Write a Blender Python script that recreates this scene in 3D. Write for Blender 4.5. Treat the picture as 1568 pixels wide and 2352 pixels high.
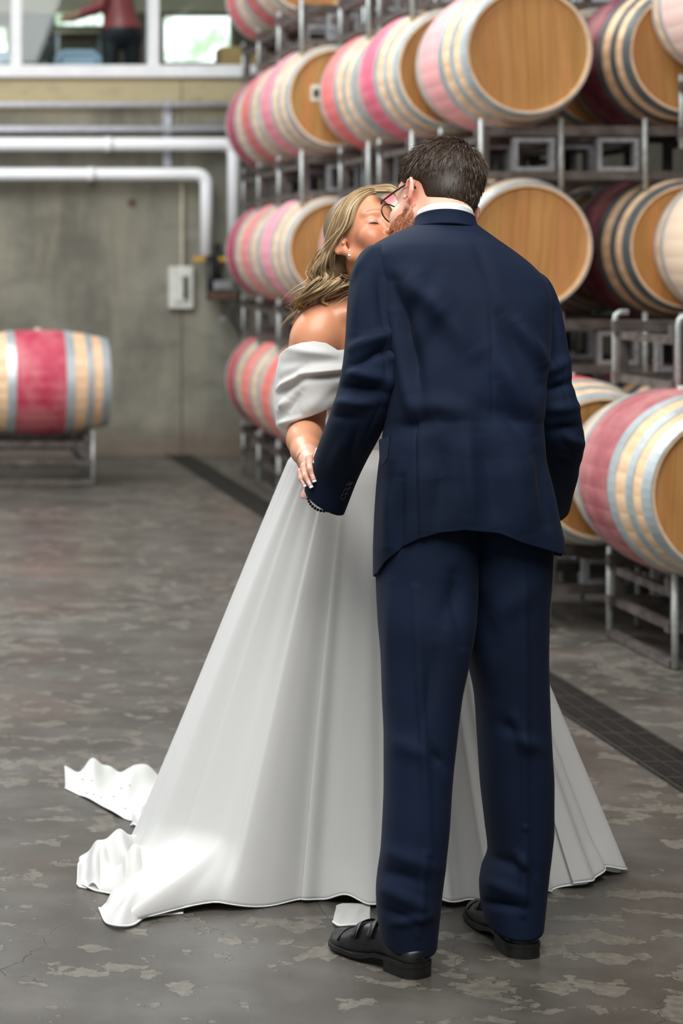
import bpy, bmesh, math, random
import numpy as np
from mathutils import Vector, Matrix

# ------------------------------------------------------------------ scene, camera, light
scene = bpy.context.scene
for o in list(bpy.data.objects):
    bpy.data.objects.remove(o, do_unlink=True)
COL = scene.collection
rng = np.random.default_rng(7)
random.seed(7)

CAM_H = 1.5
FPX = 5000.0            # focal length in pixels of the 1568 x 2352 frame
VX, VY = -300.0, 600.0  # vanishing point of the building's long axis (level, shifted lens)
cam_d = bpy.data.cameras.new('camera')
cam = bpy.data.objects.new('camera', cam_d)
COL.objects.link(cam)
cam.location = (0, 0, CAM_H)
cam.rotation_euler = (math.pi / 2, 0, 0)
cam_d.sensor_fit = 'AUTO'
cam_d.sensor_width = 36.0
cam_d.lens = FPX / 2352.0 * 36.0
cam_d.shift_x = (784.0 - VX) / 2352.0
cam_d.shift_y = (VY - 1176.0) / 2352.0
cam_d.clip_start = 0.05
cam_d.clip_end = 200
cam_d.dof.use_dof = True
cam_d.dof.focus_distance = 4.85
cam_d.dof.aperture_fstop = 3.4
scene.camera = cam

scene.view_settings.view_transform = 'Standard'
scene.view_settings.look = 'None'
scene.view_settings.gamma = 1.0
scene.view_settings.use_curve_mapping = False
scene.view_settings.exposure = -0.08

world = bpy.data.worlds.new('sky')
scene.world = world
world.use_nodes = True
wn = world.node_tree.nodes
wn['Background'].inputs[0].default_value = (0.93, 0.97, 1.0, 1)
wn['Background'].inputs[1].default_value = 0.36


def area_light(name, loc, target, sx, sy, power, color):
    d = bpy.data.lights.new(name, 'AREA')
    d.shape = 'RECTANGLE'
    d.size, d.size_y = sx, sy
    d.energy = power
    d.color = color
    o = bpy.data.objects.new(name, d)
    COL.objects.link(o)
    o.location = loc
    o.rotation_euler = (Vector(target) - Vector(loc)).to_track_quat('-Z', 'Y').to_euler()
    return o


# daylight: the open roller door on the left of the hall, and the rooflights above
area_light('roller_door_daylight', (-4.0, 11.5, 2.4), (3.0, 13.5, 1.0), 6.0, 4.2, 130, (0.95, 0.98, 1.0))
area_light('rear_rooflight_daylight', (-0.9, 10.4, 6.4), (0.9, 10.9, 0.0), 6.0, 5.0, 820, (0.95, 0.98, 1.0))
area_light('rooflight_daylight', (0.5, 2.2, 5.7), (1.2, 5.4, 0.9), 5.0, 4.0, 560, (1.0, 0.985, 0.96))


def P(px, py, D):
    """point of the hall seen at photo pixel (px, py) at depth D"""
    return Vector(((px - VX) * D / FPX, D, CAM_H + (VY - py) * D / FPX))


# ------------------------------------------------------------------ helpers
def tag(o, label=None, cat=None, group=None, kind=None):
    if label: o['label'] = label
    if cat: o['category'] = cat
    if group: o['group'] = group
    if kind: o['kind'] = kind
    return o


def empty(name, loc=(0, 0, 0), rz=0.0):
    o = bpy.data.objects.new(name, None)
    o.empty_display_size = 0.1
    COL.objects.link(o)
    o.location = loc
    o.rotation_euler = (0, 0, rz)
    return o


def link(name, me, mat=None, parent=None, smooth=False):
    o = bpy.data.objects.new(name, me)
    COL.objects.link(o)
    if mat is not None and len(me.materials) == 0:
        me.materials.append(mat)
    if parent is not None:
        o.parent = parent
    if smooth:
        me.polygons.foreach_set('use_smooth', [True] * len(me.polygons))
    return o


def link_world(name, me, mat, parent, smooth=False):
    """mesh given in world coordinates, parented without moving it"""
    o = link(name, me, mat, None, smooth)
    if parent is not None:
        o.parent = parent
        m = Matrix.Identity(4)
        q = parent
        chain = []
        while q is not None:
            chain.append(q)
            q = q.parent
        for q in reversed(chain):
            m = m @ q.matrix_parent_inverse @ Matrix.LocRotScale(q.location, q.rotation_euler, q.scale)
        o.matrix_parent_inverse = m.inverted()
    return o


def mesh_from(name, verts, faces):
    me = bpy.data.meshes.new(name)
    verts = np.asarray(verts, dtype=np.float32)
    if isinstance(faces, np.ndarray) and faces.ndim == 2:
        nf, k = faces.shape
        me.vertices.add(len(verts))
        me.vertices.foreach_set('co', verts.ravel())
        me.loops.add(nf * k)
        me.loops.foreach_set('vertex_index', faces.astype(np.int32).ravel())
        me.polygons.add(nf)
        me.polygons.foreach_set('loop_start', np.arange(0, nf * k, k, dtype=np.int32))
        me.polygons.foreach_set('loop_total', np.full(nf, k, dtype=np.int32))
        me.update(calc_edges=True)
        me.validate()
    else:
        me.from_pydata([tuple(map(float, v)) for v in verts], [], faces)
        me.update()
    return me


class MB:
    """collects boxes and tubes into one mesh"""
    def __init__(self):
        self.v, self.f = [], []

    def add(self, verts, faces):
        n = len(self.v)
        self.v += [tuple(v) for v in verts]
        self.f += [tuple(i + n for i in f) for f in faces]
        return self

    def box(self, x0, x1, y0, y1, z0, z1, b=0.0):
        if b <= 0:
            v = [(x, y, z) for x in (x0, x1) for y in (y0, y1) for z in (z0, z1)]
            f = [(0, 1, 3, 2), (4, 6, 7, 5), (0, 4, 5, 1), (2, 3, 7, 6), (0, 2, 6, 4), (1, 5, 7, 3)]
            return self.add(v, f)
        bm = bmesh.new()
        bmesh.ops.create_cube(bm, size=1.0)
        for q in bm.verts:
            q.co = Vector(((x0 + x1) / 2 + q.co.x * (x1 - x0), (y0 + y1) / 2 + q.co.y * (y1 - y0), (z0 + z1) / 2 + q.co.z * (z1 - z0)))
        bmesh.ops.bevel(bm, geom=list(bm.edges), offset=b, segments=1, affect='EDGES')
        bm.verts.index_update()
        self.add([q.co[:] for q in bm.verts], [[l.index for l in f.verts] for f in bm.faces])
        bm.free()
        return self

    def tube(self, pts, r, n=8, cap=True, closed=False):
        pts = [Vector(p) for p in pts]
        rs = r if isinstance(r, (list, tuple)) else [r] * len(pts)
        m = len(pts)
        tang = []
        for i in range(m):
            a = pts[(i - 1) % m] if (closed or i > 0) else pts[i]
            b = pts[(i + 1) % m] if (closed or i < m - 1) else pts[i]
            tang.append((b - a).normalized())
        up = Vector((0, 0, 1)) if abs(tang[0].z) < 0.9 else Vector((0, 1, 0))
        nrm = tang[0].cross(up).normalized()
        verts = []
        for i in range(m):
            nrm = (nrm - tang[i] * nrm.dot(tang[i])).normalized()
            bn = tang[i].cross(nrm)
            for k in range(n):
                a = 2 * math.pi * k / n
                verts.append(pts[i] + (nrm * math.cos(a) + bn * math.sin(a)) * rs[i])
        faces = []
        for i in range(m if closed else m - 1):
            j = (i + 1) % m
            for k in range(n):
                l = (k + 1) % n
                faces.append((i * n + k, i * n + l, j * n + l, j * n + k))
        if cap and not closed:
            faces.append(tuple(range(n - 1, -1, -1)))
            faces.append(tuple((m - 1) * n + k for k in range(n)))
        return self.add(verts, faces)

    def sphere(self, c, r, n=12, m=8):
        c = Vector(c)
        rr = r if isinstance(r, (tuple, list)) else (r, r, r)
        verts = [c + Vector((0, 0, rr[2]))]
        for i in range(1, m):
            t = math.pi * i / m
            for k in range(n):
                a = 2 * math.pi * k / n
                verts.append(c + Vector((rr[0] * math.sin(t) * math.cos(a), rr[1] * math.sin(t) * math.sin(a), rr[2] * math.cos(t))))
        verts.append(c - Vector((0, 0, rr[2])))
        faces = [(0, 1 + k, 1 + (k + 1) % n) for k in range(n)]
        for i in range(m - 2):
            for k in range(n):
                l = (k + 1) % n
                faces.append((1 + i * n + k, 1 + (i + 1) * n + k, 1 + (i + 1) * n + l, 1 + i * n + l))
        last = len(verts) - 1
        faces += [(last, 1 + (m - 2) * n + (k + 1) % n, 1 + (m - 2) * n + k) for k in range(n)]
        return self.add(verts, faces)

    def mesh(self, name):
        return mesh_from(name, self.v, self.f)

    def build(self, name, mat, parent=None, smooth=False):
        return link(name, self.mesh(name), mat, parent, smooth)

    def build_world(self, name, mat, parent=None, smooth=False):
        return link_world(name, self.mesh(name), mat, parent, smooth)


# ------------------------------------------------------------------ materials
def srgb(r, g, b):
    f = lambda c: (c / 255.0 / 12.92) if c / 255.0 <= 0.04045 else ((c / 255.0 + 0.055) / 1.055) ** 2.4
    return (f(r), f(g), f(b), 1.0)


class NT:
    def __init__(self, name):
        self.m = bpy.data.materials.new(name)
        self.m.use_nodes = True
        self.t = self.m.node_tree
        self.n, self.l = self.t.nodes, self.t.links
        self.bsdf = self.n['Principled BSDF']
        self.out = self.n['Material Output']

    def node(self, typ, **kw):
        q = self.n.new(typ)
        for k, v in kw.items():
            setattr(q, k, v)
        return q

    def set(self, inp, val):
        if hasattr(val, 'is_linked') or isinstance(val, bpy.types.NodeSocket):
            self.l.new(val, inp)
        else:
            inp.default_value = val

    def coord(self, kind='Object'):
        return self.node('ShaderNodeTexCoord').outputs[kind]

    def mapping(self, vec, scale=(1, 1, 1), loc=(0, 0, 0), rot=(0, 0, 0)):
        q = self.node('ShaderNodeMapping')
        self.l.new(vec, q.inputs[0])
        q.inputs['Scale'].default_value = scale
        q.inputs['Location'].default_value = loc
        q.inputs['Rotation'].default_value = rot
        return q.outputs[0]

    def noise(self, vec, scale, detail=4, rough=0.55, dist=0.0):
        q = self.node('ShaderNodeTexNoise')
        self.l.new(vec, q.inputs['Vector'])
        q.inputs['Scale'].default_value = scale
        q.inputs['Detail'].default_value = detail
        q.inputs['Roughness'].default_value = rough
        q.inputs['Distortion'].default_value = dist
        return q.outputs['Fac']

    def ramp(self, fac, stops, interp='LINEAR'):
        q = self.node('ShaderNodeValToRGB')
        q.color_ramp.interpolation = interp
        e = q.color_ramp.elements
        while len(e) < len(stops):
            e.new(0.5)
        for i, (p, c) in enumerate(stops):
            e[i].position = p
            e[i].color = c if len(c) == 4 else (*c, 1)
        self.set(q.inputs[0], fac)
        return q.outputs[0]

    def mix(self, fac, a, b, blend='MIX'):
        q = self.node('ShaderNodeMix', data_type='RGBA', blend_type=blend)
        self.set(q.inputs[0], fac)
        self.set(q.inputs[6], a)
        self.set(q.inputs[7], b)
        return q.outputs[2]

    def math(self, op, a, b=0.0, c=None, clamp=False):
        q = self.node('ShaderNodeMath', operation=op, use_clamp=clamp)
        self.set(q.inputs[0], a)
        self.set(q.inputs[1], b)
        if c is not None:
            self.set(q.inputs[2], c)
        return q.outputs[0]

    def step(self, x, lo, hi):
        q = self.node('ShaderNodeMapRange', interpolation_type='SMOOTHSTEP')
        self.set(q.inputs[0], x)
        q.inputs[1].default_value, q.inputs[2].default_value = lo, hi
        q.inputs[3].default_value, q.inputs[4].default_value = 0, 1
        return q.outputs[0]

    def sep(self, vec):
        q = self.node('ShaderNodeSeparateXYZ')
        self.l.new(vec, q.inputs[0])
        return q.outputs

    def bump(self, h, strength=0.2, dist=0.01, normal=None):
        q = self.node('ShaderNodeBump')
        q.inputs['Strength'].default_value = strength
        q.inputs['Distance'].default_value = dist
        self.set(q.inputs['Height'], h)
        if normal is not None:
            self.l.new(normal, q.inputs['Normal'])
        return q.outputs[0]

    def fin(self, color=None, rough=None, normal=None, metal=None, spec=None):
        b = self.bsdf.inputs
        if color is not None: self.set(b['Base Color'], color)
        if rough is not None: self.set(b['Roughness'], rough)
        if normal is not None: self.l.new(normal, b['Normal'])
        if metal is not None: self.set(b['Metallic'], metal)
        if spec is not None: self.set(b['Specular IOR Level'], spec)
        return self.m


def speckled(name, c1, c2, scale=20, rough=0.6, metal=0.0, bump=0.0, stretch=(1, 1, 1), spec=0.5):
    t = NT(name)
    v = t.mapping(t.coord(), scale=stretch)
    n = t.noise(v, scale, 5)
    col = t.mix(t.step(n, 0.3, 0.7), c1, c2)
    nm = t.bump(n, bump, 0.01) if bump else None
    return t.fin(col, rough, nm, metal, spec)


M = {}

# worn concrete floor with patches of peeling coating
t = NT('worn_concrete_floor')
v = t.coord()
big = t.noise(v, 0.55, 3, 0.5)
mid = t.noise(v, 3.0, 5, 0.6)
fine = t.noise(v, 160, 3, 0.7)
base = t.mix(t.step(mid, 0.35, 0.7), srgb(66, 62, 56), srgb(88, 85, 80))
base = t.mix(t.math('MULTIPLY', t.step(t.noise(v, 1.1, 4, 0.6, 0.4), 0.52, 0.70), 0.40), base, srgb(112, 94, 82))
base = t.mix(t.math('MULTIPLY', t.step(fine, 0.62, 0.8), 0.5), base, srgb(150, 146, 138))
base = t.mix(t.math('MULTIPLY', t.step(fine, 0.40, 0.24), 0.45), base, srgb(58, 54, 50))
warp = t.mapping(v, scale=(1.0, 1.0, 1.0))
fl = t.noise(warp, 9.0, 6, 0.58, 0.1)
patch = t.noise(v, 0.9, 2, 0.5)
fx = t.math('ADD', fl, t.math('MULTIPLY', t.math('SUBTRACT', patch, 0.5), 0.55))
flake = t.step(fx, 0.560, 0.568)
rim = t.math('SUBTRACT', t.step(fx, 0.550, 0.560), flake)
fcol = t.mix(t.step(t.noise(v, 40, 4, 0.6), 0.35, 0.65), srgb(92, 88, 80), srgb(114, 109, 99))
base = t.mix(t.math('MULTIPLY', flake, 0.8), base, fcol)
base = t.mix(t.math('MULTIPLY', t.math('MAXIMUM', rim, 0.0), 0.65), base, srgb(50, 47, 44))
# second, finer set of cracks and chips
ch = t.node('ShaderNodeTexVoronoi', feature='DISTANCE_TO_EDGE')
t.l.new(t.mapping(v, scale=(1, 1, 1)), ch.inputs['Vector'])
wv = t.node('ShaderNodeMix', data_type='VECTOR')
wv.inputs[0].default_value = 0.22
t.l.new(v, wv.inputs[4])
nz = t.node('ShaderNodeTexNoise'); nz.inputs['Scale'].default_value = 4.0; nz.inputs['Detail'].default_value = 5
t.l.new(v, nz.inputs['Vector'])
t.l.new(nz.outputs['Color'], wv.inputs[5])
t.l.new(wv.outputs[1], ch.inputs['Vector'])
ch.inputs['Scale'].default_value = 4.5
crack = t.math('MULTIPLY', t.step(ch.outputs['Distance'], 0.008, 0.0), t.step(t.noise(v, 1.7, 3, 0.5), 0.52, 0.6))
base = t.mix(t.math('MULTIPLY', crack, 0.75), base, srgb(46, 42, 38))
h = t.math('ADD', t.math('MULTIPLY', flake, 0.6), t.math('MULTIPLY', fine, 0.16))
h = t.math('SUBTRACT', h, t.math('MULTIPLY', crack, 0.5))
rough = t.math('ADD', t.math('MULTIPLY', t.step(t.noise(v, 1.3, 4, 0.6), 0.35, 0.7), 0.22), 0.30)
M['floor'] = t.fin(base, rough, t.bump(h, 0.55, 0.004), spec=0.5)

# board-marked grey concrete wall
t = NT('grey_concrete_wall')
v = t.coord()
s = t.sep(v)
n1 = t.noise(v, 1.1, 6, 0.65)
n2 = t.noise(t.mapping(v, scale=(2.2, 1, 0.35)), 2.0, 5, 0.65)
c = t.mix(t.step(n1, 0.3, 0.7), srgb(96, 94, 83), srgb(138, 135, 121))
c = t.mix(t.math('MULTIPLY', t.step(n2, 0.5, 0.75), 0.6), c, srgb(150, 144, 124))
c = t.mix(t.math('MULTIPLY', t.step(n2, 0.46, 0.3), 0.5), c, srgb(88, 88, 80))
c = t.mix(t.math('MULTIPLY', t.step(t.math('ADD', s[2], t.math('MULTIPLY', n1, 0.5)), 0.62, 0.3), 0.75), c, srgb(104, 88, 76))
n3 = t.noise(t.mapping(v, scale=(0.8, 1, 2.6)), 1.6, 5, 0.65)
c = t.mix(t.math('MULTIPLY', t.step(t.math('ADD', s[2], t.math('MULTIPLY', n3, 0.3)), 2.74, 2.90), 0.8), c, srgb(186, 172, 134))
c = t.mix(t.math('MULTIPLY', t.step(n3, 0.52, 0.66), 0.35), c, srgb(84, 82, 72))
M['concrete'] = t.fin(c, 0.85, t.bump(t.noise(v, 30, 5, 0.65), 0.25, 0.01))

M['plaster'] = speckled('pale_plaster', srgb(178, 172, 158), srgb(196, 190, 176), 6, 0.85)
M['dark_wall'] = speckled('dark_shade_wall', srgb(46, 43, 40), srgb(62, 58, 54), 3, 0.9)  # dark finish of the added shading wall and slab
M['white_frame'] = speckled('white_window_frame', srgb(226, 226, 226), srgb(236, 236, 236), 8, 0.45)
M['white_pipe'] = speckled('white_pipe_wrap', srgb(240, 240, 242), srgb(248, 248, 248), 5, 0.4)
M['galv'] = speckled('galvanised_steel', srgb(150, 152, 156), srgb(182, 184, 188), 40, 0.42, 0.75)
M['conduit'] = speckled('grey_conduit', srgb(190, 190, 198), srgb(208, 208, 216), 20, 0.45, 0.0)
M['rack_steel'] = speckled('weathered_rack_steel', srgb(72, 64, 60), srgb(106, 98, 94), 14, 0.55, 0.3)
M['rack_rod'] = speckled('bright_rack_rod', srgb(150, 154, 152), srgb(182, 186, 182), 30, 0.45, 0.35)
M['dark_steel'] = speckled('dark_valve_metal', srgb(34, 34, 34), srgb(54, 52, 50), 20, 0.5, 0.4)
M['rust'] = speckled('rusty_iron', srgb(78, 58, 48), srgb(98, 76, 62), 30, 0.7, 0.2)
M['yellow'] = speckled('yellow_handle', srgb(196, 140, 30), srgb(210, 156, 44), 30, 0.5)
M['rubber'] = speckled('black_rubber', srgb(38, 40, 40), srgb(52, 54, 54), 30, 0.6)
M['box_white'] = speckled('weathered_white_enamel', srgb(196, 196, 186), srgb(212, 212, 204), 12, 0.6)
M['grate'] = speckled('black_iron_grate', srgb(36, 35, 33), srgb(54, 52, 49), 40, 0.5, 0.4)
M['trench'] = speckled('dark_trench', srgb(22, 21, 20), srgb(34, 32, 30), 20, 0.8)
M['paper'] = speckled('paper_card', srgb(206, 200, 178), srgb(218, 212, 192), 20, 0.8)

# oak barrel stave with a wine-coloured band (the band colour is the barrel's own object colour)
t = NT('oak_barrel_staves')
v = t.coord()
s = t.sep(v)
ax = t.math('ABSOLUTE', s[1])
nn = t.noise(t.mapping(v, scale=(9, 1.2, 9)), 2.0, 5, 0.6)
ang = t.math('ARCTAN2', s[0], s[2])
st = t.math('FLOOR', t.math('MULTIPLY', t.math('ADD', ang, math.pi), 28 / (2 * math.pi)))
wn_ = t.node('ShaderNodeTexWhiteNoise', noise_dimensions='2D')
cb = t.node('ShaderNodeCombineXYZ')
t.l.new(st, cb.inputs[0])
oi = t.node('ShaderNodeObjectInfo')
t.l.new(oi.outputs['Random'], cb.inputs[1])
t.l.new(cb.outputs[0], wn_.inputs['Vector'])
var = wn_.outputs['Value']
oak = t.mix(t.math('MULTIPLY', var, 0.35), srgb(232, 198, 160), srgb(216, 174, 132))
oak = t.mix(t.math('MULTIPLY', t.step(nn, 0.45, 0.7), 0.4), oak, srgb(176, 136, 96))
sig = t.noise(t.mapping(v, scale=(3, 3, 3)), 1.5, 4, 0.6)
pink = t.mix(t.math('MULTIPLY', t.step(sig, 0.35, 0.65), 0.45), oi.outputs['Color'], t.mix(0.55, oi.outputs['Color'], srgb(240, 190, 180)))
band = t.step(t.math('ADD', ax, t.math('MULTIPLY', t.math('SUBTRACT', sig, 0.5), 0.02)), 0.176, 0.164)
drip = t.math('MULTIPLY', t.step(t.noise(t.mapping(v, scale=(7, 0.6, 7)), 2.0, 4, 0.6), 0.55, 0.68), 0.4)
oak = t.mix(drip, oak, t.mix(0.5, oak, oi.outputs['Color']))
M['barrel'] = t.fin(t.mix(band, oak, pink), 0.62, t.bump(nn, 0.15, 0.004))

t = NT('oak_barrel_head')
v = t.coord()
nn = t.noise(t.mapping(v, scale=(14, 1, 1.2)), 2.4, 5, 0.6)
oi = t.node('ShaderNodeObjectInfo')
c = t.mix(t.step(nn, 0.3, 0.7), srgb(176, 124, 66), srgb(194, 144, 84))
c = t.mix(t.math('MULTIPLY', oi.outputs['Random'], 0.5), c, srgb(164, 112, 60))
c = t.mix(1.0, c, oi.outputs['Color'], 'MULTIPLY')
M['head'] = t.fin(c, 0.6, t.bump(nn, 0.12, 0.003))

t = NT('barrel_hoop')
oi = t.node('ShaderNodeObjectInfo')
n = t.noise(t.coord(), 8, 4)
c = t.mix(1.0, t.mix(t.step(n, 0.3, 0.7), srgb(168, 178, 180), srgb(196, 204, 206)), oi.outputs['Color'], 'MULTIPLY')
M['hoop'] = t.fin(c, 0.42, None, 0.45)

# window glass
t = NT('window_glass')
tr = t.node('ShaderNodeBsdfTransparent')
gl = t.node('ShaderNodeBsdfGlossy')
gl.inputs['Roughness'].default_value = 0.02
tr.inputs[0].default_value = (0.88, 0.94, 0.93, 1)
mx = t.node('ShaderNodeMixShader')
mx.inputs[0].default_value = 0.03
t.l.new(tr.outputs[0], mx.inputs[1]); t.l.new(gl.outputs[0], mx.inputs[2])
t.l.new(mx.outputs[0], t.out.inputs[0])
M['glass'] = t.m


def emission(name, c, s, c2=None):
    t = NT(name)
    e = t.node('ShaderNodeEmission')
    if c2:
        n = t.noise(t.coord(), 2.6, 3, 0.6)
        t.l.new(t.mix(t.step(n, 0.42, 0.62), c, c2), e.inputs[0])
    else:
        e.inputs[0].default_value = c
    e.inputs[1].default_value = s
    t.l.new(e.outputs[0], t.out.inputs[0])
    return t.m


M['outdoors'] = emission('bright_outdoors', srgb(250, 252, 250), 3.2, srgb(150, 166, 140))
# ------------------------------------------------------------------ the hall
WALL_Y = 16.85
m = MB().box(-14, 7.0, -6, 21.0, -0.3, 0.0)
fl_o = m.build('floor', M['floor'])
tag(fl_o, 'worn grey concrete cellar floor with peeling coating', None, None, 'structure')

# trench drain runs down the aisle: a dark channel let into the floor with an iron grate
def drain_x(y):
    return 2.8 + (y - 6.38) * 0.0
DW = 0.185
DX = 2.385
m = MB().box(DX - DW / 2, DX + DW / 2, 4.2, WALL_Y, 0.0005, 0.0025)
dr = tag(m.build('trench_drain', M['trench']), 'long dark trench drain with iron grate along the barrel stacks', 'drain')
m = MB()
for x in (DX - DW / 2, DX + DW / 2 - 0.014):
    m.box(x, x + 0.014, 4.2, WALL_Y, 0.0026, 0.008)
m.build_world('frame', M['grate'], dr)
m = MB()
y = 4.3
i = 0
while y < 16.7:
    for k in range(3):
        x0 = DX - DW / 2 + 0.016 + k * 0.0515
        sk = 0.012 if (i % 2) else -0.0
        m.box(x0 + 0.003, x0 + 0.046, y, y + 0.011, 0.0026, 0.0075)
    if i % 9 == 0:
        m.box(DX - DW / 2, DX + DW / 2, y + 0.011, y + 0.022, 0.0026, 0.0082)
    y += 0.022
    i += 1
for k in (1, 2):
    x0 = DX - DW / 2 + 0.012 + k * 0.0515
    m.box(x0, x0 + 0.008, 4.3, 16.7, 0.0026, 0.0079)
g = m.build_world('grate_bars', M['grate'], dr)
g['kind'] = 'stuff'

# back wall: concrete below, band of windows above
SILL_Z = 2.96
def wpx(px, py, D=WALL_Y):
    return P(px, py, D)
jx = wpx(417, 0).x
m = MB().box(-14, jx - 0.004, WALL_Y, WALL_Y + 0.3, -0.0, SILL_Z - 0.02)
w1 = tag(m.build('wall_back', M['concrete']), 'grey cast concrete wall at the end of the hall', None, None, 'structure')
m = MB().box(jx + 0.004, 7.0, WALL_Y, WALL_Y + 0.3, 0.0, SILL_Z - 0.02)
p = m.build_world('concrete_panel', M['concrete'], w1)
m = MB()
m.box(jx - 0.006, jx + 0.006, WALL_Y - 0.001, WALL_Y + 0.01, 0.0, 2.0)
m.build_world('joint', M['rust'], w1)
tie = wpx(303, 467)
m = MB()
m.tube([(tie.x, WALL_Y - 0.001, tie.z), (tie.x, WALL_Y + 0.02, tie.z)], 0.035, 12)
m.build_world('form_tie_plug', M['rust'], w1)

m = MB().box(6.6, 6.9, -6, WALL_Y, 0.0, 6.5)  # unseen wall added so the gaps behind the racks stay dark
tag(m.build('shade_wall_right', M['dark_wall']), 'added dark wall darkening the gaps behind the barrel stacks', None, None, 'structure')
m = MB().box(-14, 7.0, WALL_Y, WALL_Y + 0.3, 5.4, 7.5)
tag(m.build('wall_top', M['plaster']), 'plaster wall above the office windows', None, None, 'structure')

m = MB().box(2.75, 7.0, -6, WALL_Y, 4.7, 4.9)  # unseen slab added to darken the stacks on the right
tag(m.build('shade_slab', M['dark_wall']), 'added unseen slab shading the barrel stacks', None, None, 'structure')
# windows of the upstairs room
win = empty('window_1', (0, WALL_Y, SILL_Z))
tag(win, 'white framed interior window looking into the upstairs room', None, None, 'structure')
zt = 5.4
sill_hi = wpx(0, 150).z
m = MB().box(-14, 7.0, WALL_Y - 0.05, WALL_Y + 0.22, SILL_Z - 0.04, sill_hi, 0.006)
m.build_world('window_sill', M['white_frame'], win)
edges = [wpx(-330, 0).x, wpx(37, 0).x, wpx(353, 0).x, wpx(668, 0).x, wpx(984, 0).x]
for x in edges:
    hw = 0.042
    m = MB().box(x - hw, x + hw, WALL_Y - 0.02, WALL_Y + 0.14, sill_hi, zt, 0.005)
    m.build_world('mullion', M['white_frame'], win)
for a, b in zip(edges[:-1], edges[1:]):
    m = MB().box(a + 0.042, b - 0.042, WALL_Y + 0.06, WALL_Y + 0.068, sill_hi, zt)
    m.build_world('pane', M['glass'], win)

# upstairs room behind the panes
RY = WALL_Y + 0.35
FZ = 2.62
m = MB().box(-6, 7.0, WALL_Y + 0.3, 24.0, FZ - 0.1, FZ)
tag(m.build('floor_upstairs', speckled('brown_office_floor', srgb(94, 80, 66), srgb(112, 98, 82), 4, 0.5)), 'brown floor of the upstairs room', None, None, 'structure')
BY = 22.0
beige = speckled('beige_office_wall', srgb(186, 176, 150), srgb(200, 190, 166), 3, 0.9)
dim = speckled('brown_dimmed_wall', srgb(96, 88, 74), srgb(112, 104, 90), 3, 0.9)  # room dimness painted in as brown, along with dark furniture there
def up(px, py):
    return P(px, py, BY)
XS = [-6, up(-40, 0).x, up(17, 0).x, up(76, 0).x, up(248, 0).x, up(378, 0).x, up(534, 0).x, 7.0]
OPEN = [None, (120, 60), None, (58, 28), None, (142, 34), None]
m, md_ = MB(), MB()
ztop = up(0, 28).z
for i, op in enumerate(OPEN):
    a, b = XS[i], XS[i + 1]
    if op is None:
        md_.box(a, b, BY, BY + 0.2, FZ, ztop)
    else:
        z0, z1 = up(0, op[0]).z, up(0, op[1]).z
        md_.box(a, b, BY, BY + 0.2, FZ, z0)
        if z1 < ztop - 0.01:
            md_.box(a, b, BY, BY + 0.2, z1, ztop)
m.box(-6, 7.0, BY, BY + 0.2, ztop, 6.0)
wu = tag(m.build('wall_upstairs', beige), 'beige far wall of the upstairs room with window openings', None, None, 'structure')
md_.build_world('dim_lower_wall', dim, wu)  # lower wall with the room's dimness in its brown
m = MB().box(-6, 7.0, BY + 0.6, BY + 0.7, FZ, 4.6)
tag(m.build('wall_daylight', M['outdoors']), 'overexposed garden seen through the upstairs room', None, None, 'structure')

# person upstairs: red top, dark trousers, leaning over a table (only hips and back show)
shelf_m = speckled('dark_cabinet_wood', srgb(40, 42, 44), srgb(56, 58, 58), 6, 0.5)
b0, b1 = P(58, 50, 18.6), P(128, 50, 18.6)
cab = empty('cabinet', (b0.x, 18.6, FZ))
tag(cab, 'tall dark cabinet standing behind the upstairs window', 'cabinet')
MB().box(b0.x - 0.05, b1.x, 18.6, 19.0, FZ, 3.62, 0.01).build_world('body', shelf_m, cab)
MB().box(b0.x + 0.02, b1.x - 0.05, 18.57, 18.6, FZ + 0.1, 3.5, 0.005).build_world('door', shelf_m, cab)
MB().tube([(b1.x - 0.1, 18.55, 3.0), (b1.x - 0.1, 18.55, 3.2)], 0.01, 6).build_world('handle', M['galv'], cab)

def office_chair(px0, px1, pytop, D, nm, label, col):
    a, b = P(px0, pytop, D), P(px1, pytop, D)
    c = empty(nm, ((a.x + b.x) / 2, D, FZ))
    tag(c, label, 'chair')
    mt = speckled(nm + '_paint', col, col, 5, 0.4)
    w = b.x - a.x
    z = a.z
    m = MB().tube([(a.x, D, FZ + 0.42), (a.x, D, z - 0.06), (a.x + 0.05, D, z - 0.01), (b.x - 0.05, D, z - 0.01), (b.x, D, z - 0.06), (b.x, D, FZ + 0.42)], 0.026, 8)
    m.build_world('back_frame', mt, c, True)
    MB().box(a.x + 0.03, b.x - 0.03, D - 0.005, D + 0.02, z - 0.12, z - 0.03, 0.006).build_world('backrest', mt, c)
    MB().box(a.x - 0.02, b.x + 0.02, D, D + 0.42, FZ + 0.42, FZ + 0.45, 0.01).build_world('seat', mt, c)
    for x in (a.x, b.x):
        for yy in (D + 0.02, D + 0.4):
            MB().tube([(x, yy, FZ), (x, yy, FZ + 0.42)], 0.014, 6).build_world('leg', mt, c)
office_chair(132, 228, 118, 17.5, 'office_chair', 'pale blue chair back just inside the middle upstairs pane', srgb(176, 190, 214))
office_chair(-20, 22, 120, 17.5, 'side_chair', 'pale chair back at the left edge of the upstairs window', srgb(170, 184, 206))

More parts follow.
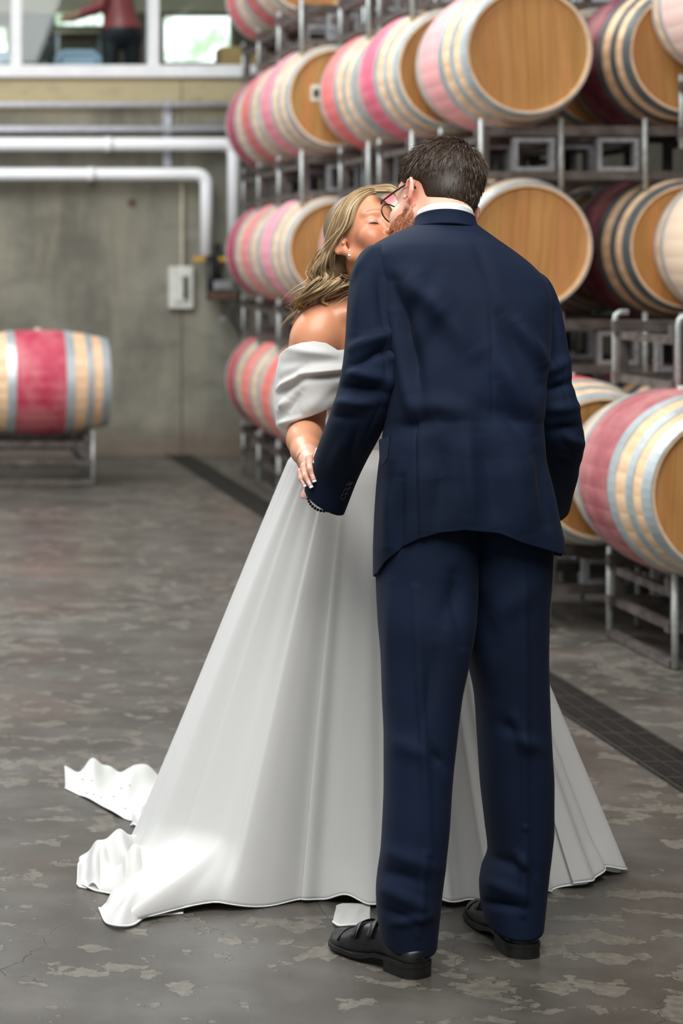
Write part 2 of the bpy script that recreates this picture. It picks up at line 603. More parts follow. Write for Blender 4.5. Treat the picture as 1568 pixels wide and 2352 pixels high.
bx0, bx1 = P(500, 112, 17.4), P(556, 150, 17.4)
bxo = empty('cardboard_box', ((bx0.x + bx1.x) / 2, 17.4, FZ))
tag(bxo, 'tan cardboard carton inside the window next to the barrels', 'box')
cb_m = speckled('cardboard', srgb(186, 140, 92), srgb(198, 154, 106), 6, 0.8)
MB().box(bx0.x, bx0.x + 0.42, 17.2, 17.55, FZ, bx0.z, 0.006).build_world('carton', cb_m, bxo)
MB().box(bx0.x - 0.003, bx0.x + 0.423, 17.36, 17.4, bx0.z - 0.002, bx0.z + 0.003).build_world('tape', M['paper'], bxo)

tb = empty('work_table', (1.75, 18.4, FZ))
tag(tb, 'light wooden table under the bright upstairs window', 'table')
tm = speckled('pale_table_top', srgb(176, 160, 132), srgb(190, 174, 148), 5, 0.5)
ta, tbb = P(128, 62, 18.1), P(250, 62, 18.1)
MB().box(ta.x, tbb.x, 18.32, 18.9, ta.z - 0.03, ta.z, 0.005).build_world('tabletop', tm, tb)
for x in (ta.x + 0.04, tbb.x - 0.04):
    for yy in (18.37, 18.85):
        MB().tube([(x, yy, FZ), (x, yy, ta.z - 0.03)], 0.022, 6).build_world('leg', M['galv'], tb)

# pipework on the concrete wall
def pipe(name, label, pts, r, mat, cat, D=WALL_Y - 0.14, bend=0.09, collars=()):
    q = [P(a, b, D) for a, b in pts]
    out = [q[0]]
    for i in range(1, len(q) - 1):
        a = (q[i - 1] - q[i]).normalized()
        b = (q[i + 1] - q[i]).normalized()
        for k in range(7):
            s = k / 6
            out.append((q[i] + a * bend) * (1 - s) ** 2 + q[i] * 2 * s * (1 - s) + (q[i] + b * bend) * s * s)
    out.append(q[-1])
    root = empty(name, (q[-1].x, D, q[-1].z))
    tag(root, label, cat)
    MB().tube(out, r, 16).build_world('pipe_run', mat, root, True)
    for (a, b) in collars:
        c = P(a, b, D)
        MB().tube([c - Vector((0.03, 0, 0)), c + Vector((0.03, 0, 0))], r * 1.12, 16).build_world('collar', mat, root, True)
        MB().box(c.x - 0.015, c.x + 0.015, D, WALL_Y, c.z - 0.015, c.z + 0.015).build_world('bracket', M['galv'], root)
    return root
pipe('insulated_pipe', 'upper white insulated pipe turning down beside the barrels', [(-700, 331), (537, 331), (537, 545)], 0.050, M['white_pipe'], 'pipe', collars=((-60, 331), (250, 331)))
pipe('insulated_pipe', 'lower white insulated pipe turning down to the yellow valve', [(-700, 400), (474, 400), (474, 587)], 0.0475, M['white_pipe'], 'pipe', D=WALL_Y - 0.15, collars=((-80, 400), (210, 400)))
pipe('conduit', 'upper thin grey conduit under the window sill', [(-700, 241), (620, 241)], 0.022, M['conduit'], 'pipe', D=WALL_Y - 0.06)
pipe('conduit', 'lower thin grey conduit just above the white pipes', [(-700, 297), (620, 297)], 0.026, M['conduit'], 'pipe', D=WALL_Y - 0.06)
a, b = P(374, 232, WALL_Y), P(391, 384, WALL_Y)
st = empty('wall_strut', (a.x, WALL_Y, b.z))
tag(st, 'vertical steel strut channel carrying the pipes', 'strut')
MB().box(a.x, a.x + 0.012, WALL_Y - 0.035, WALL_Y, b.z, a.z).box(b.x - 0.012, b.x, WALL_Y - 0.035, WALL_Y, b.z, a.z).box(a.x, b.x, WALL_Y - 0.008, WALL_Y, b.z, a.z).build_world('channel', M['conduit'], st)
for py in (241, 297):
    c = P(382, py, WALL_Y)
    MB().box(c.x - 0.035, c.x + 0.035, WALL_Y - 0.088, WALL_Y - 0.03, c.z - 0.03, c.z + 0.03, 0.005).build_world('clamp', M['galv'], st)

# switch box
a, b = P(386, 612, WALL_Y), P(442, 709, WALL_Y)
bx = empty('switch_box', (a.x, WALL_Y, b.z))
tag(bx, 'weathered white switch box on the concrete wall', 'box')
MB().box(a.x, b.x, WALL_Y - 0.06, WALL_Y, b.z, a.z, 0.008).build_world('housing', M['box_white'], bx)
c0, c1 = P(398, 630, WALL_Y), P(430, 694, WALL_Y)
MB().box(c0.x, c1.x, WALL_Y - 0.075, WALL_Y - 0.06, c1.z, c0.z, 0.005).build_world('cover', M['box_white'], bx)
c0, c1 = P(417, 634, WALL_Y), P(426, 686, WALL_Y)
MB().box(c0.x, c1.x, WALL_Y - 0.095, WALL_Y - 0.075, c1.z, c0.z, 0.004).build_world('lever', M['dark_steel'], bx)
cx = P(417, 0, WALL_Y).x
MB().tube([(cx, WALL_Y - 0.03, P(0, 612, WALL_Y).z), (cx, WALL_Y - 0.03, P(0, 415, WALL_Y).z)], 0.016, 8).build_world('conduit_riser', speckled('painted_conduit', srgb(166, 158, 136), srgb(180, 172, 150), 9, 0.6), bx)

# valve group
va = P(500, 655, WALL_Y - 0.15)
vg = empty('valve_group', va)
tag(vg, 'black valve assembly with yellow handles under the white pipe', 'valve')
D = WALL_Y - 0.15
MB().tube([P(484, 587, D), P(484, 690, D)], 0.032, 10).build_world('body', M['dark_steel'], vg, True)
MB().tube([P(500, 560, D + 0.05), P(500, 672, D + 0.05)], 0.03, 10).build_world('drop_pipe', M['dark_steel'], vg, True)
for x0, x1 in ((443, 470), (504, 526)):
    a, b = P(x0, 600, D - 0.05), P(x1, 590, D - 0.05)
    MB().box(a.x, b.x, D - 0.06, D - 0.045, a.z, b.z, 0.004).build_world('handle', M['yellow'], vg)
a, b = P(492, 667, D - 0.07), P(535, 644, D - 0.07)
MB().box(a.x, b.x, D - 0.08, D - 0.02, a.z, b.z, 0.01).build_world('meter', M['galv'], vg)
a, b = P(478, 690, D), P(545, 668, D)
MB().box(a.x, b.x, D - 0.06, D + 0.04, a.z, b.z, 0.01).build_world('bracket', M['rust'], vg)
MB().tube([P(508, 690, D), P(511, 725, D)], 0.012, 8).build_world('stem', M['rust'], vg)
c = P(511, 733, D - 0.03)
MB().tube([c, c + Vector((0, 0.03, 0))], 0.026, 12).build_world('tap_knob', M['galv'], vg)
hp = [P(x, y, D - 0.02) for x, y in ((540, 650), (549, 670), (545, 700), (530, 712), (532, 735), (545, 752), (556, 775))]
MB().tube(hp, 0.016, 8).build_world('hose', M['rubber'], vg, True)

# ------------------------------------------------------------------ barrels
BL, BR, HR = 0.46, 0.350, 0.287        # half length, bilge radius, chime radius
def br(y):
    return BR - (BR - HR) * (abs(y) / BL) ** 2.0
NS = 28
def barrel_body():
    ys = np.linspace(-BL, BL, 29)
    prof = [-1.0, -0.93, 0.0, 0.93]   # groove then flat across each stave
    verts, faces = [], []
    n = NS * 4
    angs = []
    for k in range(NS):
        for q in prof:
            angs.append(((k + 0.5 + q * 0.5) / NS * 2 * math.pi, q == -1.0))
    for y in ys:
        r = br(y)
        for a, gr in angs:
            rr = r - (0.0007 if gr else 0)
            verts.append((rr * math.sin(a), y, rr * math.cos(a)))
    m_ = len(ys)
    for i in range(m_ - 1):
        for k in range(n):
            l = (k + 1) % n
            faces.append((i * n + k, i * n + l, (i + 1) * n + l, (i + 1) * n + k))
    # chime: lip, then inside the croze down to the head
    for end, y0, y1 in ((0, -BL, -BL + 0.035), (m_ - 1, BL, BL - 0.035)):
        b0 = len(verts)
        for (rr, yy) in ((HR - 0.011, y0), (HR - 0.016, y1), (0.0, y1)):
            if rr == 0.0:
                verts.append((0, yy, 0))
            else:
                for a, gr in angs:
                    verts.append((rr * math.sin(a), yy, rr * math.cos(a)))
        s = end * n
        for k in range(n):
            l = (k + 1) % n
            f = [(s + l, s + k, b0 + k, b0 + l), (b0 + l, b0 + k, b0 + n + k, b0 + n + l), (b0 + n + l, b0 + n + k, b0 + 2 * n)]
            if end:
                f = [tuple(reversed(x)) for x in f]
            faces += f
    me = mesh_from('barrel_body', verts, faces)
    me.materials.append(M['barrel'])
    me.polygons.foreach_set('use_smooth', [len(p.vertices) == 4 and i < (m_ - 1) * n for i, p in enumerate(me.polygons)])
    return me

def hoop(y0, y1, th=0.004):
    n = 56
    verts, faces = [], []
    for (y, d) in ((y0, -0.002), (y0, th), (y1, th), (y1, -0.002)):
        for k in range(n):
            a = 2 * math.pi * k / n
            r = br(y) + d
            verts.append((r * math.sin(a), y, r * math.cos(a)))
    for i in range(3):
        for k in range(n):
            l = (k + 1) % n
            faces.append((i * n + k, i * n + l, (i + 1) * n + l, (i + 1) * n + k))
    me = mesh_from('hoop', verts, faces)
    me.materials.append(M['hoop'])
    return me

def plank(x0, x1):
    r = HR - 0.017
    y = -BL + 0.034
    pts = []
    n = 6
    for k in range(n + 1):
        x = x0 + (x1 - x0) * k / n
        pts.append((x, math.sqrt(max(r * r - x * x, 0.0))))
    up = pts
    dn = [(x, -z) for x, z in reversed(pts)]
    ring = up + dn
    verts = [(x, y - 0.012, z) for x, z in ring] + [(x, y + 0.002, z) for x, z in ring]
    k = len(ring)
    faces = [tuple(range(k))] + [(i, k + i, k + (i + 1) % k, (i + 1) % k) for i in range(k)]
    me = mesh_from('head_plank', verts, faces)
    me.materials.append(M['head'])
    return me

BODY_ME = barrel_body()
HOOPS = [hoop(-BL, -BL + 0.058), hoop(-0.345, -0.300), hoop(-0.222, -0.165), hoop(0.165, 0.222), hoop(0.300, 0.345), hoop(BL - 0.058, BL)]
pe = [-0.2699, -0.20, -0.134, -0.070, -0.006, 0.060, 0.128, 0.20, 0.2699]
PLANKS = [plank(pe[i] + 0.0008, pe[i + 1] - 0.0008) for i in range(len(pe) - 1)]
BUNG = MB().tube([(0, 0, BR - 0.004), (0, 0, BR + 0.012)], 0.024, 10).mesh('bung')
BUNG.materials.append(M['box_white'])

def make_barrel(X, Yc, Z, label, band, hoopc=(1, 1, 1), headc=(1, 1, 1), rz=0.0, roll=0.0, group='stacked wine barrels'):
    root = empty('wine_barrel', (X, Yc, Z - BR), rz)
    tag(root, label, 'barrel', group)
    def put(nm, me, c):
        o = bpy.data.objects.new(nm, me)
        COL.objects.link(o)
        o.parent = root
        o.location = (0, 0, BR)
        o.rotation_euler = (0, roll, 0)
        o.color = (*c, 1)
        return o
    body = put('body', BODY_ME, band)
    for h_ in HOOPS:
        put('hoop', h_, hoopc)
    for p_ in PLANKS:
        o = put('head_plank', p_, tuple(min(1, q * random.uniform(0.9, 1.06)) for q in headc))
        o.rotation_euler = (0, roll * 0.12, 0)
    put('bung', BUNG, (1, 1, 1)).rotation_euler = (0, 0, 0)
    return root

# steel rack for two barrels
RW = 1.13
ROD_X = [0.0, 0.37, 0.76, 1.13]
RD = 0.32
T = 0.022
def b_(x0, x1, y0, y1, z0, z1):
    return MB().box(x0, x1, y0, y1, z0, z1).mesh('bar')
def rack_meshes(h, hooked=False):
    L = {}
    zt_, zb = 0.0, -h
    L['top_rail'] = [b_(-0.02, RW + 0.02, y - T, y + T, zt_ - 0.045, zt_) for y in (-RD, RD)]
    L['bottom_rail'] = [b_(-0.02, RW + 0.02, y - T, y + T, zb, zb + 0.04) for y in (-RD, RD)]
    L['post'] = [b_(x - 0.02, x + 0.02, y - 0.018, y + 0.018, zb + 0.04, zt_ - 0.045) for y in (-RD, RD) for x in (0.02, 0.37, 0.76, RW - 0.02)]
    L['cross_bar'] = [b_(x - 0.016, x + 0.016, -RD + T, RD - T, zt_ - 0.075, zt_ - 0.045) for x in (0.02, 0.37, 0.76, RW - 0.02)] + \
                     [b_(x - 0.016, x + 0.016, -RD + T, RD - T, zb, zb + 0.03) for x in (0.02, RW - 0.02)]
    pk = []
    for xa, xb in ((0.155, 0.345), (0.545, 0.735)):
        z0, z1, w = zb + 0.04, zt_ - 0.055, 0.020
        for y0, y1 in ((-RD - 0.02, -RD + 0.03), (RD - 0.03, RD + 0.02)):
            m = MB()
            m.box(xa, xb, y0, y1, z0, z0 + w).box(xa, xb, y0, y1, z1 - w, z1)
            m.box(xa, xa + w, y0, y1, z0 + w, z1 - w).box(xb - w, xb, y0, y1, z0 + w, z1 - w)
            pk.append(m.mesh('pocket'))
    L['fork_pocket'] = pk
    L['rod'] = []
    for y in (-RD - T - 0.011, RD + T + 0.011):
        for x in ROD_X:
            sx = 1 if x in (0.0, 0.76) else -1
            pts = [(x, y, zb - 0.055), (x, y, zt_ + 0.034)]
            if hooked:
                pts = [(x, y, zb - 0.075), (x, y, zt_ + 0.0), (x + 0.004 * sx, y, zt_ + 0.022), (x + 0.02 * sx, y, zt_ + 0.034), (x + 0.055 * sx, y, zt_ + 0.034)]
            L['rod'].append(MB().tube(pts, 0.0125, 8).mesh('rod'))
    return L
RACK = rack_meshes(0.25)
HRACK = rack_meshes(0.25, True)
def floor_rack_meshes():
    L = rack_meshes(0.20)
    L['rod'] = []
    for y in (-RD - T - 0.011, RD + T + 0.011):
        for x in ROD_X:
            pts = [(x, y, -0.327), (x, y, 0.03)]
            L['rod'].append(MB().tube(pts, 0.0135, 8).mesh('rod'))
    L['foot_bar'] = [b_(x - 0.018, x + 0.018, -RD - 0.02, RD + 0.02, -0.327, -0.30) for x in (0.0, RW)]
    return L
FRACK = floor_rack_meshes()
MATS_R = {'top_rail': 'rack_steel', 'bottom_rail': 'rack_steel', 'post': 'rack_steel', 'cross_bar': 'rack_steel', 'fork_pocket': 'galv', 'rod': 'rack_rod', 'foot_bar': 'rack_steel'}
for L in (RACK, HRACK, FRACK):
    for k, ms in L.items():
        for me in ms:
            me.materials.append(M[MATS_R[k]])
            if k == 'rod':
                me.polygons.foreach_set('use_smooth', [True] * len(me.polygons))

def make_rack(X0, Yc, Ztop, label, L=None, rz=0.0, parts=None):
    L = L or RACK
    root = empty('barrel_rack', (X0, Yc, Ztop), rz)
    tag(root, label, 'rack', 'steel barrel racks')
    for k, ms in L.items():
        if parts and k not in parts:
            continue
        for me in ms:
            o = bpy.data.objects.new(k, me)
            COL.objects.link(o)
            o.parent = root
    return root

ROWZ = [0.667, 1.567, 2.467, 3.367]
ROWN = ['bottom', 'second', 'third', 'top']
PITCH = 0.945
Y0 = 10.46                        # bilge of the nearest full tower
# towers going away from the camera: X of the first barrel
TX = [3.03, 2.945, 2.94, 2.76, 2.80, 2.86]
ORD = ['first', 'second', 'third', 'fourth', 'fifth', 'sixth']
lin = lambda r, g, b: srgb(r, g, b)[:3]
PINKS = {
    (0, 2): lin(228, 160, 160), (1, 2): lin(214, 96, 122), (2, 2): lin(222, 110, 110), (3, 2): lin(226, 134, 150), (4, 2): lin(214, 108, 108), (5, 2): lin(176, 60, 92),
    (0, 1): lin(226, 170, 150), (1, 1): lin(200, 90, 100), (2, 1): lin(190, 80, 90), (3, 1): lin(232, 152, 166), (4, 1): lin(228, 136, 136), (5, 1): lin(178, 56, 92),
    (0, 0): lin(200, 80, 80), (1, 0): lin(200, 90, 90), (2, 0): lin(190, 80, 90), (3, 0): lin(214, 110, 100), (4, 0): lin(226, 120, 110), (5, 0): lin(186, 74, 84),
    (4, 3): lin(196, 80, 90), (5, 3): lin(222, 110, 116),
}
for ti in range(6):
    yc = Y0 + PITCH * ti
    for row in range(4):
        x = TX[ti]
        where = f'{ROWN[row]} level, {ORD[ti]} stack back'
        if row == 3 and ti < 1:
            continue
        if row == 0:
            make_rack(x - 0.19, yc, 0.332, f'floor rack with thin legs under the {ORD[ti]} barrel stack behind the couple', FRACK)
        else:
            make_rack(x - 0.19, yc, ROWZ[row] - BR + 0.012, f'steel two barrel rack holding the {where}')
        if (ti, row) in PINKS:
            c = PINKS[(ti, row)]
            desc = 'pale pink' if min(c) > 0.3 else ('crimson' if c[0] < 0.5 else 'rose pink')
            r_ = make_barrel(x, yc, ROWZ[row], f'{desc} banded oak barrel, aisle side, {where}', c,
                        headc=(1, 1, 1) if ti < 1 else (0.86, 0.8, 0.74), roll=random.uniform(-0.6, 0.6))
            if (ti, row) == (3, 2):
                MB().box(-0.155, -0.085, -BL + 0.018, -BL + 0.022, BR - 0.02, BR + 0.075).build('label_card', M['paper'], r_)
                MB().box(-0.140, -0.105, -BL + 0.016, -BL + 0.018, BR + 0.0, BR + 0.05).build('printed_mark', M['rubber'], r_)
            if row < 3:
                c2 = lin(104, 34, 52) if ti == 0 else lin(150, 60, 70)
                make_barrel(x + 0.75, yc, ROWZ[row], f'dark stained oak barrel, inner side, {where}', c2,
                            hoopc=(0.32, 0.33, 0.34) if ti == 0 else (0.7, 0.7, 0.7), headc=(0.95, 0.93, 0.9), roll=random.uniform(-0.6, 0.6))

# nearer, lower stack at the right edge
make_rack(2.955, 8.34, 0.332, 'floor rack with thin legs under the big barrel at the right edge', FRACK)
make_barrel(3.075, 8.22, 0.667, 'nearest big oak barrel with dusty rose band at the right edge', lin(156, 80, 86), roll=0.4)
make_rack(2.78, 9.28, 0.332, 'floor rack behind the man, next to the nearest barrel', FRACK)
make_barrel(2.95, 9.18, 0.667, 'amber headed barrel low behind the man in the second stack', lin(206, 84, 84), headc=(0.86, 0.8, 0.72), roll=0.1)
make_barrel(3.72, 9.30, 0.667, 'dark barrel beside the amber headed barrel, mostly hidden by the nearest one', lin(150, 46, 70), hoopc=(0.5, 0.5, 0.5), roll=0.2)
make_rack(3.075, 8.63, 1.255, 'empty steel rack with hooked rods lying on the nearest barrels', HRACK)
make_barrel(3.91, 9.62, 1.567, 'pale oak barrel cut by the right edge at second level', lin(214, 196, 170), roll=0.3)
make_barrel(3.90, 9.62, 2.66, 'pale oak barrel cut by the right edge near the top corner', lin(220, 190, 180), roll=0.1)
make_rack(3.72, 9.62, 2.66 - BR + 0.012, 'steel rack at the top right corner of the stacks')
make_rack(3.72, 9.62, 1.567 - BR + 0.012, 'steel rack behind the hooked rods at the right edge')

# lone barrel on the left, lying parallel to the wall
lb = P(87, 883, 14.55)
make_barrel(lb.x, 14.55, 0.692, 'lone oak barrel with a crimson band lying across the left edge', lin(176, 44, 74), rz=math.pi / 2, roll=0.5, group='wine barrels')
make_rack(lb.x, 14.40 , 0.352, 'low steel rack under the lone crimson banded barrel', FRACK, rz=math.pi / 2, parts=None)
# ------------------------------------------------------------------ implicit surfaces for bodies
class Frame:
    def __init__(self, R=None, o=(0, 0, 0), s=1.0):
        self.s = s
        self.R = np.eye(3) if R is None else np.asarray(R, float)   # rows: local axes in world space
        self.o = np.asarray(o, float)

    def w(self, p):
        return self.o + self.R.T @ (np.asarray(p, float) * self.s)

    def loc(self, V):
        return (np.asarray(V) - self.o) @ self.R.T / self.s


class SDF:
    def __init__(self, lo, hi, h):
        self.lo = np.asarray(lo, float)
        self.h = h
        self.n = np.ceil((np.asarray(hi, float) - self.lo) / h).astype(int) + 1
        self.ax = [self.lo[i] + h * np.arange(self.n[i]) for i in range(3)]
        self.D = np.full(self.n, 0.2, dtype=np.float32)

    def _slice(self, lo, hi):
        a = np.clip(np.floor((np.asarray(lo) - self.lo) / self.h).astype(int), 0, self.n - 1)
        b = np.clip(np.ceil((np.asarray(hi) - self.lo) / self.h).astype(int) + 1, 0, self.n)
        if np.any(b <= a):
            return None, None
        sl = tuple(slice(a[i], b[i]) for i in range(3))
        g = [self.ax[i][sl[i]].astype(np.float32) for i in range(3)]
        return sl, (g[0][:, None, None], g[1][None, :, None], g[2][None, None, :])

    def _apply(self, sl, d, k, op):
        A = self.D[sl]
        if op == 'sub':
            d = -d
            if k > 0:
                h = np.clip(0.5 - 0.5 * (A - d) / k, 0, 1)
                r = A * (1 - h) + d * h + k * h * (1 - h)
            else:
                r = np.maximum(A, d)
        else:
            if k > 0:
                h = np.clip(0.5 + 0.5 * (A - d) / k, 0, 1)
                r = A * (1 - h) + d * h - k * h * (1 - h)
            else:
                r = np.minimum(A, d)
        self.D[sl] = r

    def ell(self, c, r, k=0.01, F=None, op='add', R=None):
        F = F or Frame()
        r = np.asarray(r, float) * F.s
        Rm = F.R if R is None else np.asarray(R) @ F.R
        cw = F.w(c)
        ext = np.sqrt((Rm.T ** 2) @ (r ** 2)) + k + 3 * self.h + 0.012
        sl, g = self._slice(cw - ext, cw + ext)
        if sl is None: return
        q = [g[i] - np.float32(cw[i]) for i in range(3)]
        l = [sum(np.float32(Rm[j, i]) * q[i] for i in range(3)) for j in range(3)]
        k0 = np.sqrt(sum((l[j] / r[j]) ** 2 for j in range(3)))
        k1 = np.sqrt(sum((l[j] / r[j] ** 2) ** 2 for j in range(3))) + 1e-9
        self._apply(sl, (k0 * (k0 - 1.0) / k1).astype(np.float32), k, op)

    def cap(self, a, b, r1, r2, k=0.01, F=None, op='add'):
        F = F or Frame()
        a, b = F.w(a), F.w(b)
        r1, r2 = r1 * F.s, r2 * F.s
        rm = max(r1, r2) + k + 3 * self.h + 0.012
        sl, g = self._slice(np.minimum(a, b) - rm, np.maximum(a, b) + rm)
        if sl is None: return
        ab = b - a
        L = float(ab @ ab) + 1e-12
        q = [g[i] - np.float32(a[i]) for i in range(3)]
        t = np.clip(sum(q[i] * np.float32(ab[i]) for i in range(3)) / L, 0, 1)
        d = np.sqrt(sum((q[i] - t * np.float32(ab[i])) ** 2 for i in range(3))) - (r1 + (r2 - r1) * t)
        self._apply(sl, d.astype(np.float32), k, op)

    def chain(self, pts, rs, k=0.006, F=None):
        for i in range(len(pts) - 1):
            self.cap(pts[i], pts[i + 1], rs[i], rs[i + 1], k, F)

    def mesh(self):
        D = self.D
        D[0], D[-1] = 0.2, 0.2
        D[:, 0], D[:, -1] = 0.2, 0.2
        D[:, :, 0], D[:, :, -1] = 0.2, 0.2
        S = D < 0
        nx, ny, nz = D.shape
        cnt = np.zeros((nx - 1, ny - 1, nz - 1), np.int8)
        for i in (0, 1):
            for j in (0, 1):
                for k in (0, 1):
                    cnt += S[i:nx - 1 + i, j:ny - 1 + j, k:nz - 1 + k]
        act = np.argwhere((cnt > 0) & (cnt < 8))
        idx = np.full(cnt.shape, -1, np.int32)
        idx[act[:, 0], act[:, 1], act[:, 2]] = np.arange(len(act))
        P_ = np.zeros((len(act), 3))
        C_ = np.zeros(len(act))
        cor = [(i, j, k) for i in (0, 1) for j in (0, 1) for k in (0, 1)]
        for a in range(8):
            for b in range(a + 1, 8):
                A, B = np.array(cor[a]), np.array(cor[b])
                if np.abs(A - B).sum() != 1:
                    continue
                pa, pb = act + A, act + B
                da = D[pa[:, 0], pa[:, 1], pa[:, 2]]
                db = D[pb[:, 0], pb[:, 1], pb[:, 2]]
                m_ = (da < 0) != (db < 0)
                t = np.zeros(len(act))
                t[m_] = da[m_] / (da[m_] - db[m_])
                pt = pa + (B - A)[None] * t[:, None]
                P_[m_] += pt[m_]
                C_[m_] += 1
        V = self.lo + self.h * P_ / C_[:, None]
        F_ = []
        for ax in range(3):
            s0 = [slice(None)] * 3; s1 = [slice(None)] * 3
            s0[ax] = slice(0, -1); s1[ax] = slice(1, None)
            ch = S[tuple(s0)] != S[tuple(s1)]
            e = np.argwhere(ch)
            u, w = (ax + 1) % 3, (ax + 2) % 3
            e = e[(e[:, u] > 0) & (e[:, w] > 0) & (e[:, u] < D.shape[u] - 1) & (e[:, w] < D.shape[w] - 1)]
            ins = S[e[:, 0], e[:, 1], e[:, 2]]
            du = np.zeros(3, int); du[u] = 1
            dw = np.zeros(3, int); dw[w] = 1
            q = []
            for off in (0 * du, -du, -du - dw, -dw):
                p = e + off
                q.append(idx[p[:, 0], p[:, 1], p[:, 2]])
            q = np.stack(q, 1)
            q[~ins] = q[~ins][:, ::-1]
            F_.append(q)
        return V, np.concatenate(F_)


def vcol(me, cols):
    a = me.color_attributes.new('Col', 'FLOAT_COLOR', 'POINT')
    c = np.ones((len(cols), 4), np.float32)
    c[:, :3] = cols
    a.data.foreach_set('color', c.ravel())


def rot_head(f0, r0, u0, yaw, pitch, roll):
    yaw, pitch, roll = map(math.radians, (yaw, pitch, roll))
    f, r, u = map(np.array, (f0, r0, u0))
    f, r, u = f.astype(float), r.astype(float), u.astype(float)
    f2 = f * math.cos(pitch) + u * math.sin(pitch)
    u2 = u * math.cos(pitch) - f * math.sin(pitch)
    f, u = f2, u2
    cz, sz = math.cos(yaw), math.sin(yaw)
    Rz = np.array([[cz, -sz, 0], [sz, cz, 0], [0, 0, 1]])
    cr, sr = math.cos(roll), math.sin(roll)
    Rr = np.array([[cr, 0, -sr], [0, 1, 0], [sr, 0, cr]])
    T_ = Rr @ Rz
    return np.stack([T_ @ r, T_ @ f, T_ @ u])


def place_head(R, local, world, s=1.0):
    return Frame(R, np.asarray(world) - R.T @ (np.asarray(local, float) * s), s)


def add_head(g, F, s=1.0, female=True):
    S = lambda *p: tuple(s * q for q in p)
    g.ell(S(0, -.012, .040), S(.075, .094, .082), .01, F)               # cranium
    g.ell(S(0, .020, .015), S(.066, .074, .078), .02, F)                # forehead and temples
    jw = .052 if female else .060
    g.ell(S(0, .030, -.050), S(jw, .062, .072), .025, F)                # face
    g.ell(S(0, .066, -.102), S(.021, .020, .017), .03, F)               # chin
    for sx in (-1, 1):
        g.cap(S(sx * .056, -.005, -.055), S(sx * .020, .062, -.102), .014 * s, .013 * s, .025, F)   # jaw line
        g.ell(S(sx * .040, .060, -.035), S(.026, .026, .024), .02, F)   # cheekbone
        g.ell(S(sx * .034, .066, -.052), S(.020, .020, .022), .02, F)
    for sx in (-1, 1):
        g.ell(S(sx * .033, .100, -.003), S(.019, .016, .013), .014, F, 'sub')      # eye socket
        g.ell(S(sx * .032, .0725, -.005), S(.0170, .0160, .0138), .003, F)        # closed lid
        g.cap(S(sx * .014, .086, .019), S(sx * .046, .074, .021), .006 * s, .004 * s, .014, F)  # brow
    # nose
    g.cap(S(0, .084, .006), S(0, .104, -.034), .0065 * s, .0085 * s, .012, F)
    g.ell(S(0, .106, -.039), S(.0095, .0095, .0085), .007, F)
    for sx in (-1, 1):
        g.ell(S(sx * .0115, .096, -.043), S(.0075, .0095, .0070), .006, F)
        g.ell(S(sx * .0065, .101, -.0505), S(.0030, .0050, .0030), .002, F, 'sub')
    # mouth
    g.ell(S(0, .080, -.070), S(.026, .014, .020), .015, F)
    g.ell(S(0, .090, -.0655), S(.020, .008, .0050), .005, F)
    g.ell(S(0, .089, -.0755), S(.017, .008, .0060), .005, F)
    g.cap(S(-.022, .094, -.0705), S(.022, .094, -.0705), .0012, .0012, .002, F, 'sub')
    # ears
    for sx in (-1, 1):
        tl_ = .42 if female else .62
        ca, sa = math.cos(tl_), math.sin(tl_)
        Re = np.array([[ca, sx * sa, 0], [-sx * sa, ca, 0], [0, 0, 1]])
        g.ell(S(sx * .0765, -.014, -.014), S(.0065, .0195, .030), .006, F, R=Re)
        g.ell(S(sx * .0735, -.004, -.040), S(.0065, .0095, .012), .007, F)
        g.ell(S(sx * .086, -.012, -.011), S(.0065, .0125, .020), .004, F, 'sub', R=Re)
        g.ell(S(sx * .080, .000, -.020), S(.0045, .005, .007), .003, F, 'sub')
        pts = []
        for t_ in np.linspace(-0.7, 1.25, 9):
            a_ = t_ * math.pi
            pts.append(np.array((sx * (.0815 + .003 * math.sin(a_)), -.0145 - .0165 * math.cos(a_ - 1.2), -.012 + .0255 * math.sin(a_ - 1.2))) * s)
        g.chain(pts[2:], [.0030 * s] * 7, .003, F)
        g.ell(S(sx * .0775, .004, -.021), S(.004, .004, .006), .004, F)


def add_finger(g, pts, rs, k=.004):
    g.chain([np.array(p) for p in pts], rs, k)


def ribbons(strands, width, jitter=0.0, taper=True):
    """strands: (N, M, 3) curves -> flat ribbons with two crossed blades merged as one strip each"""
    N, Mp, _ = strands.shape
    tan = np.gradient(strands, axis=1)
    tan /= np.linalg.norm(tan, axis=2, keepdims=True) + 1e-9
    view = np.array([0.15, -1.0, 0.1]); view /= np.linalg.norm(view)
    rnd = rng.normal(size=(N, 1, 3)) * 0.55
    side = np.cross(tan, view[None, None] + rnd)
    side /= np.linalg.norm(side, axis=2, keepdims=True) + 1e-9
    w = np.asarray(width).reshape(-1, 1, 1) * np.ones((N, Mp, 1))
    if taper:
        w = w * np.clip(np.minimum(1.0, (1 - np.linspace(0, 1, Mp)) * 3.0 + 0.15), 0, 1)[None, :, None]
    A = strands - side * w * 0.5
    B = strands + side * w * 0.5
    V = np.stack([A, B], axis=2).reshape(-1, 3)
    base = (np.arange(N) * Mp * 2)[:, None]
    i = np.arange(Mp - 1)[None]
    f = np.stack([base + 2 * i, base + 2 * i + 1, base + 2 * i + 3, base + 2 * i + 2], axis=2).reshape(-1, 4)
    return V, f


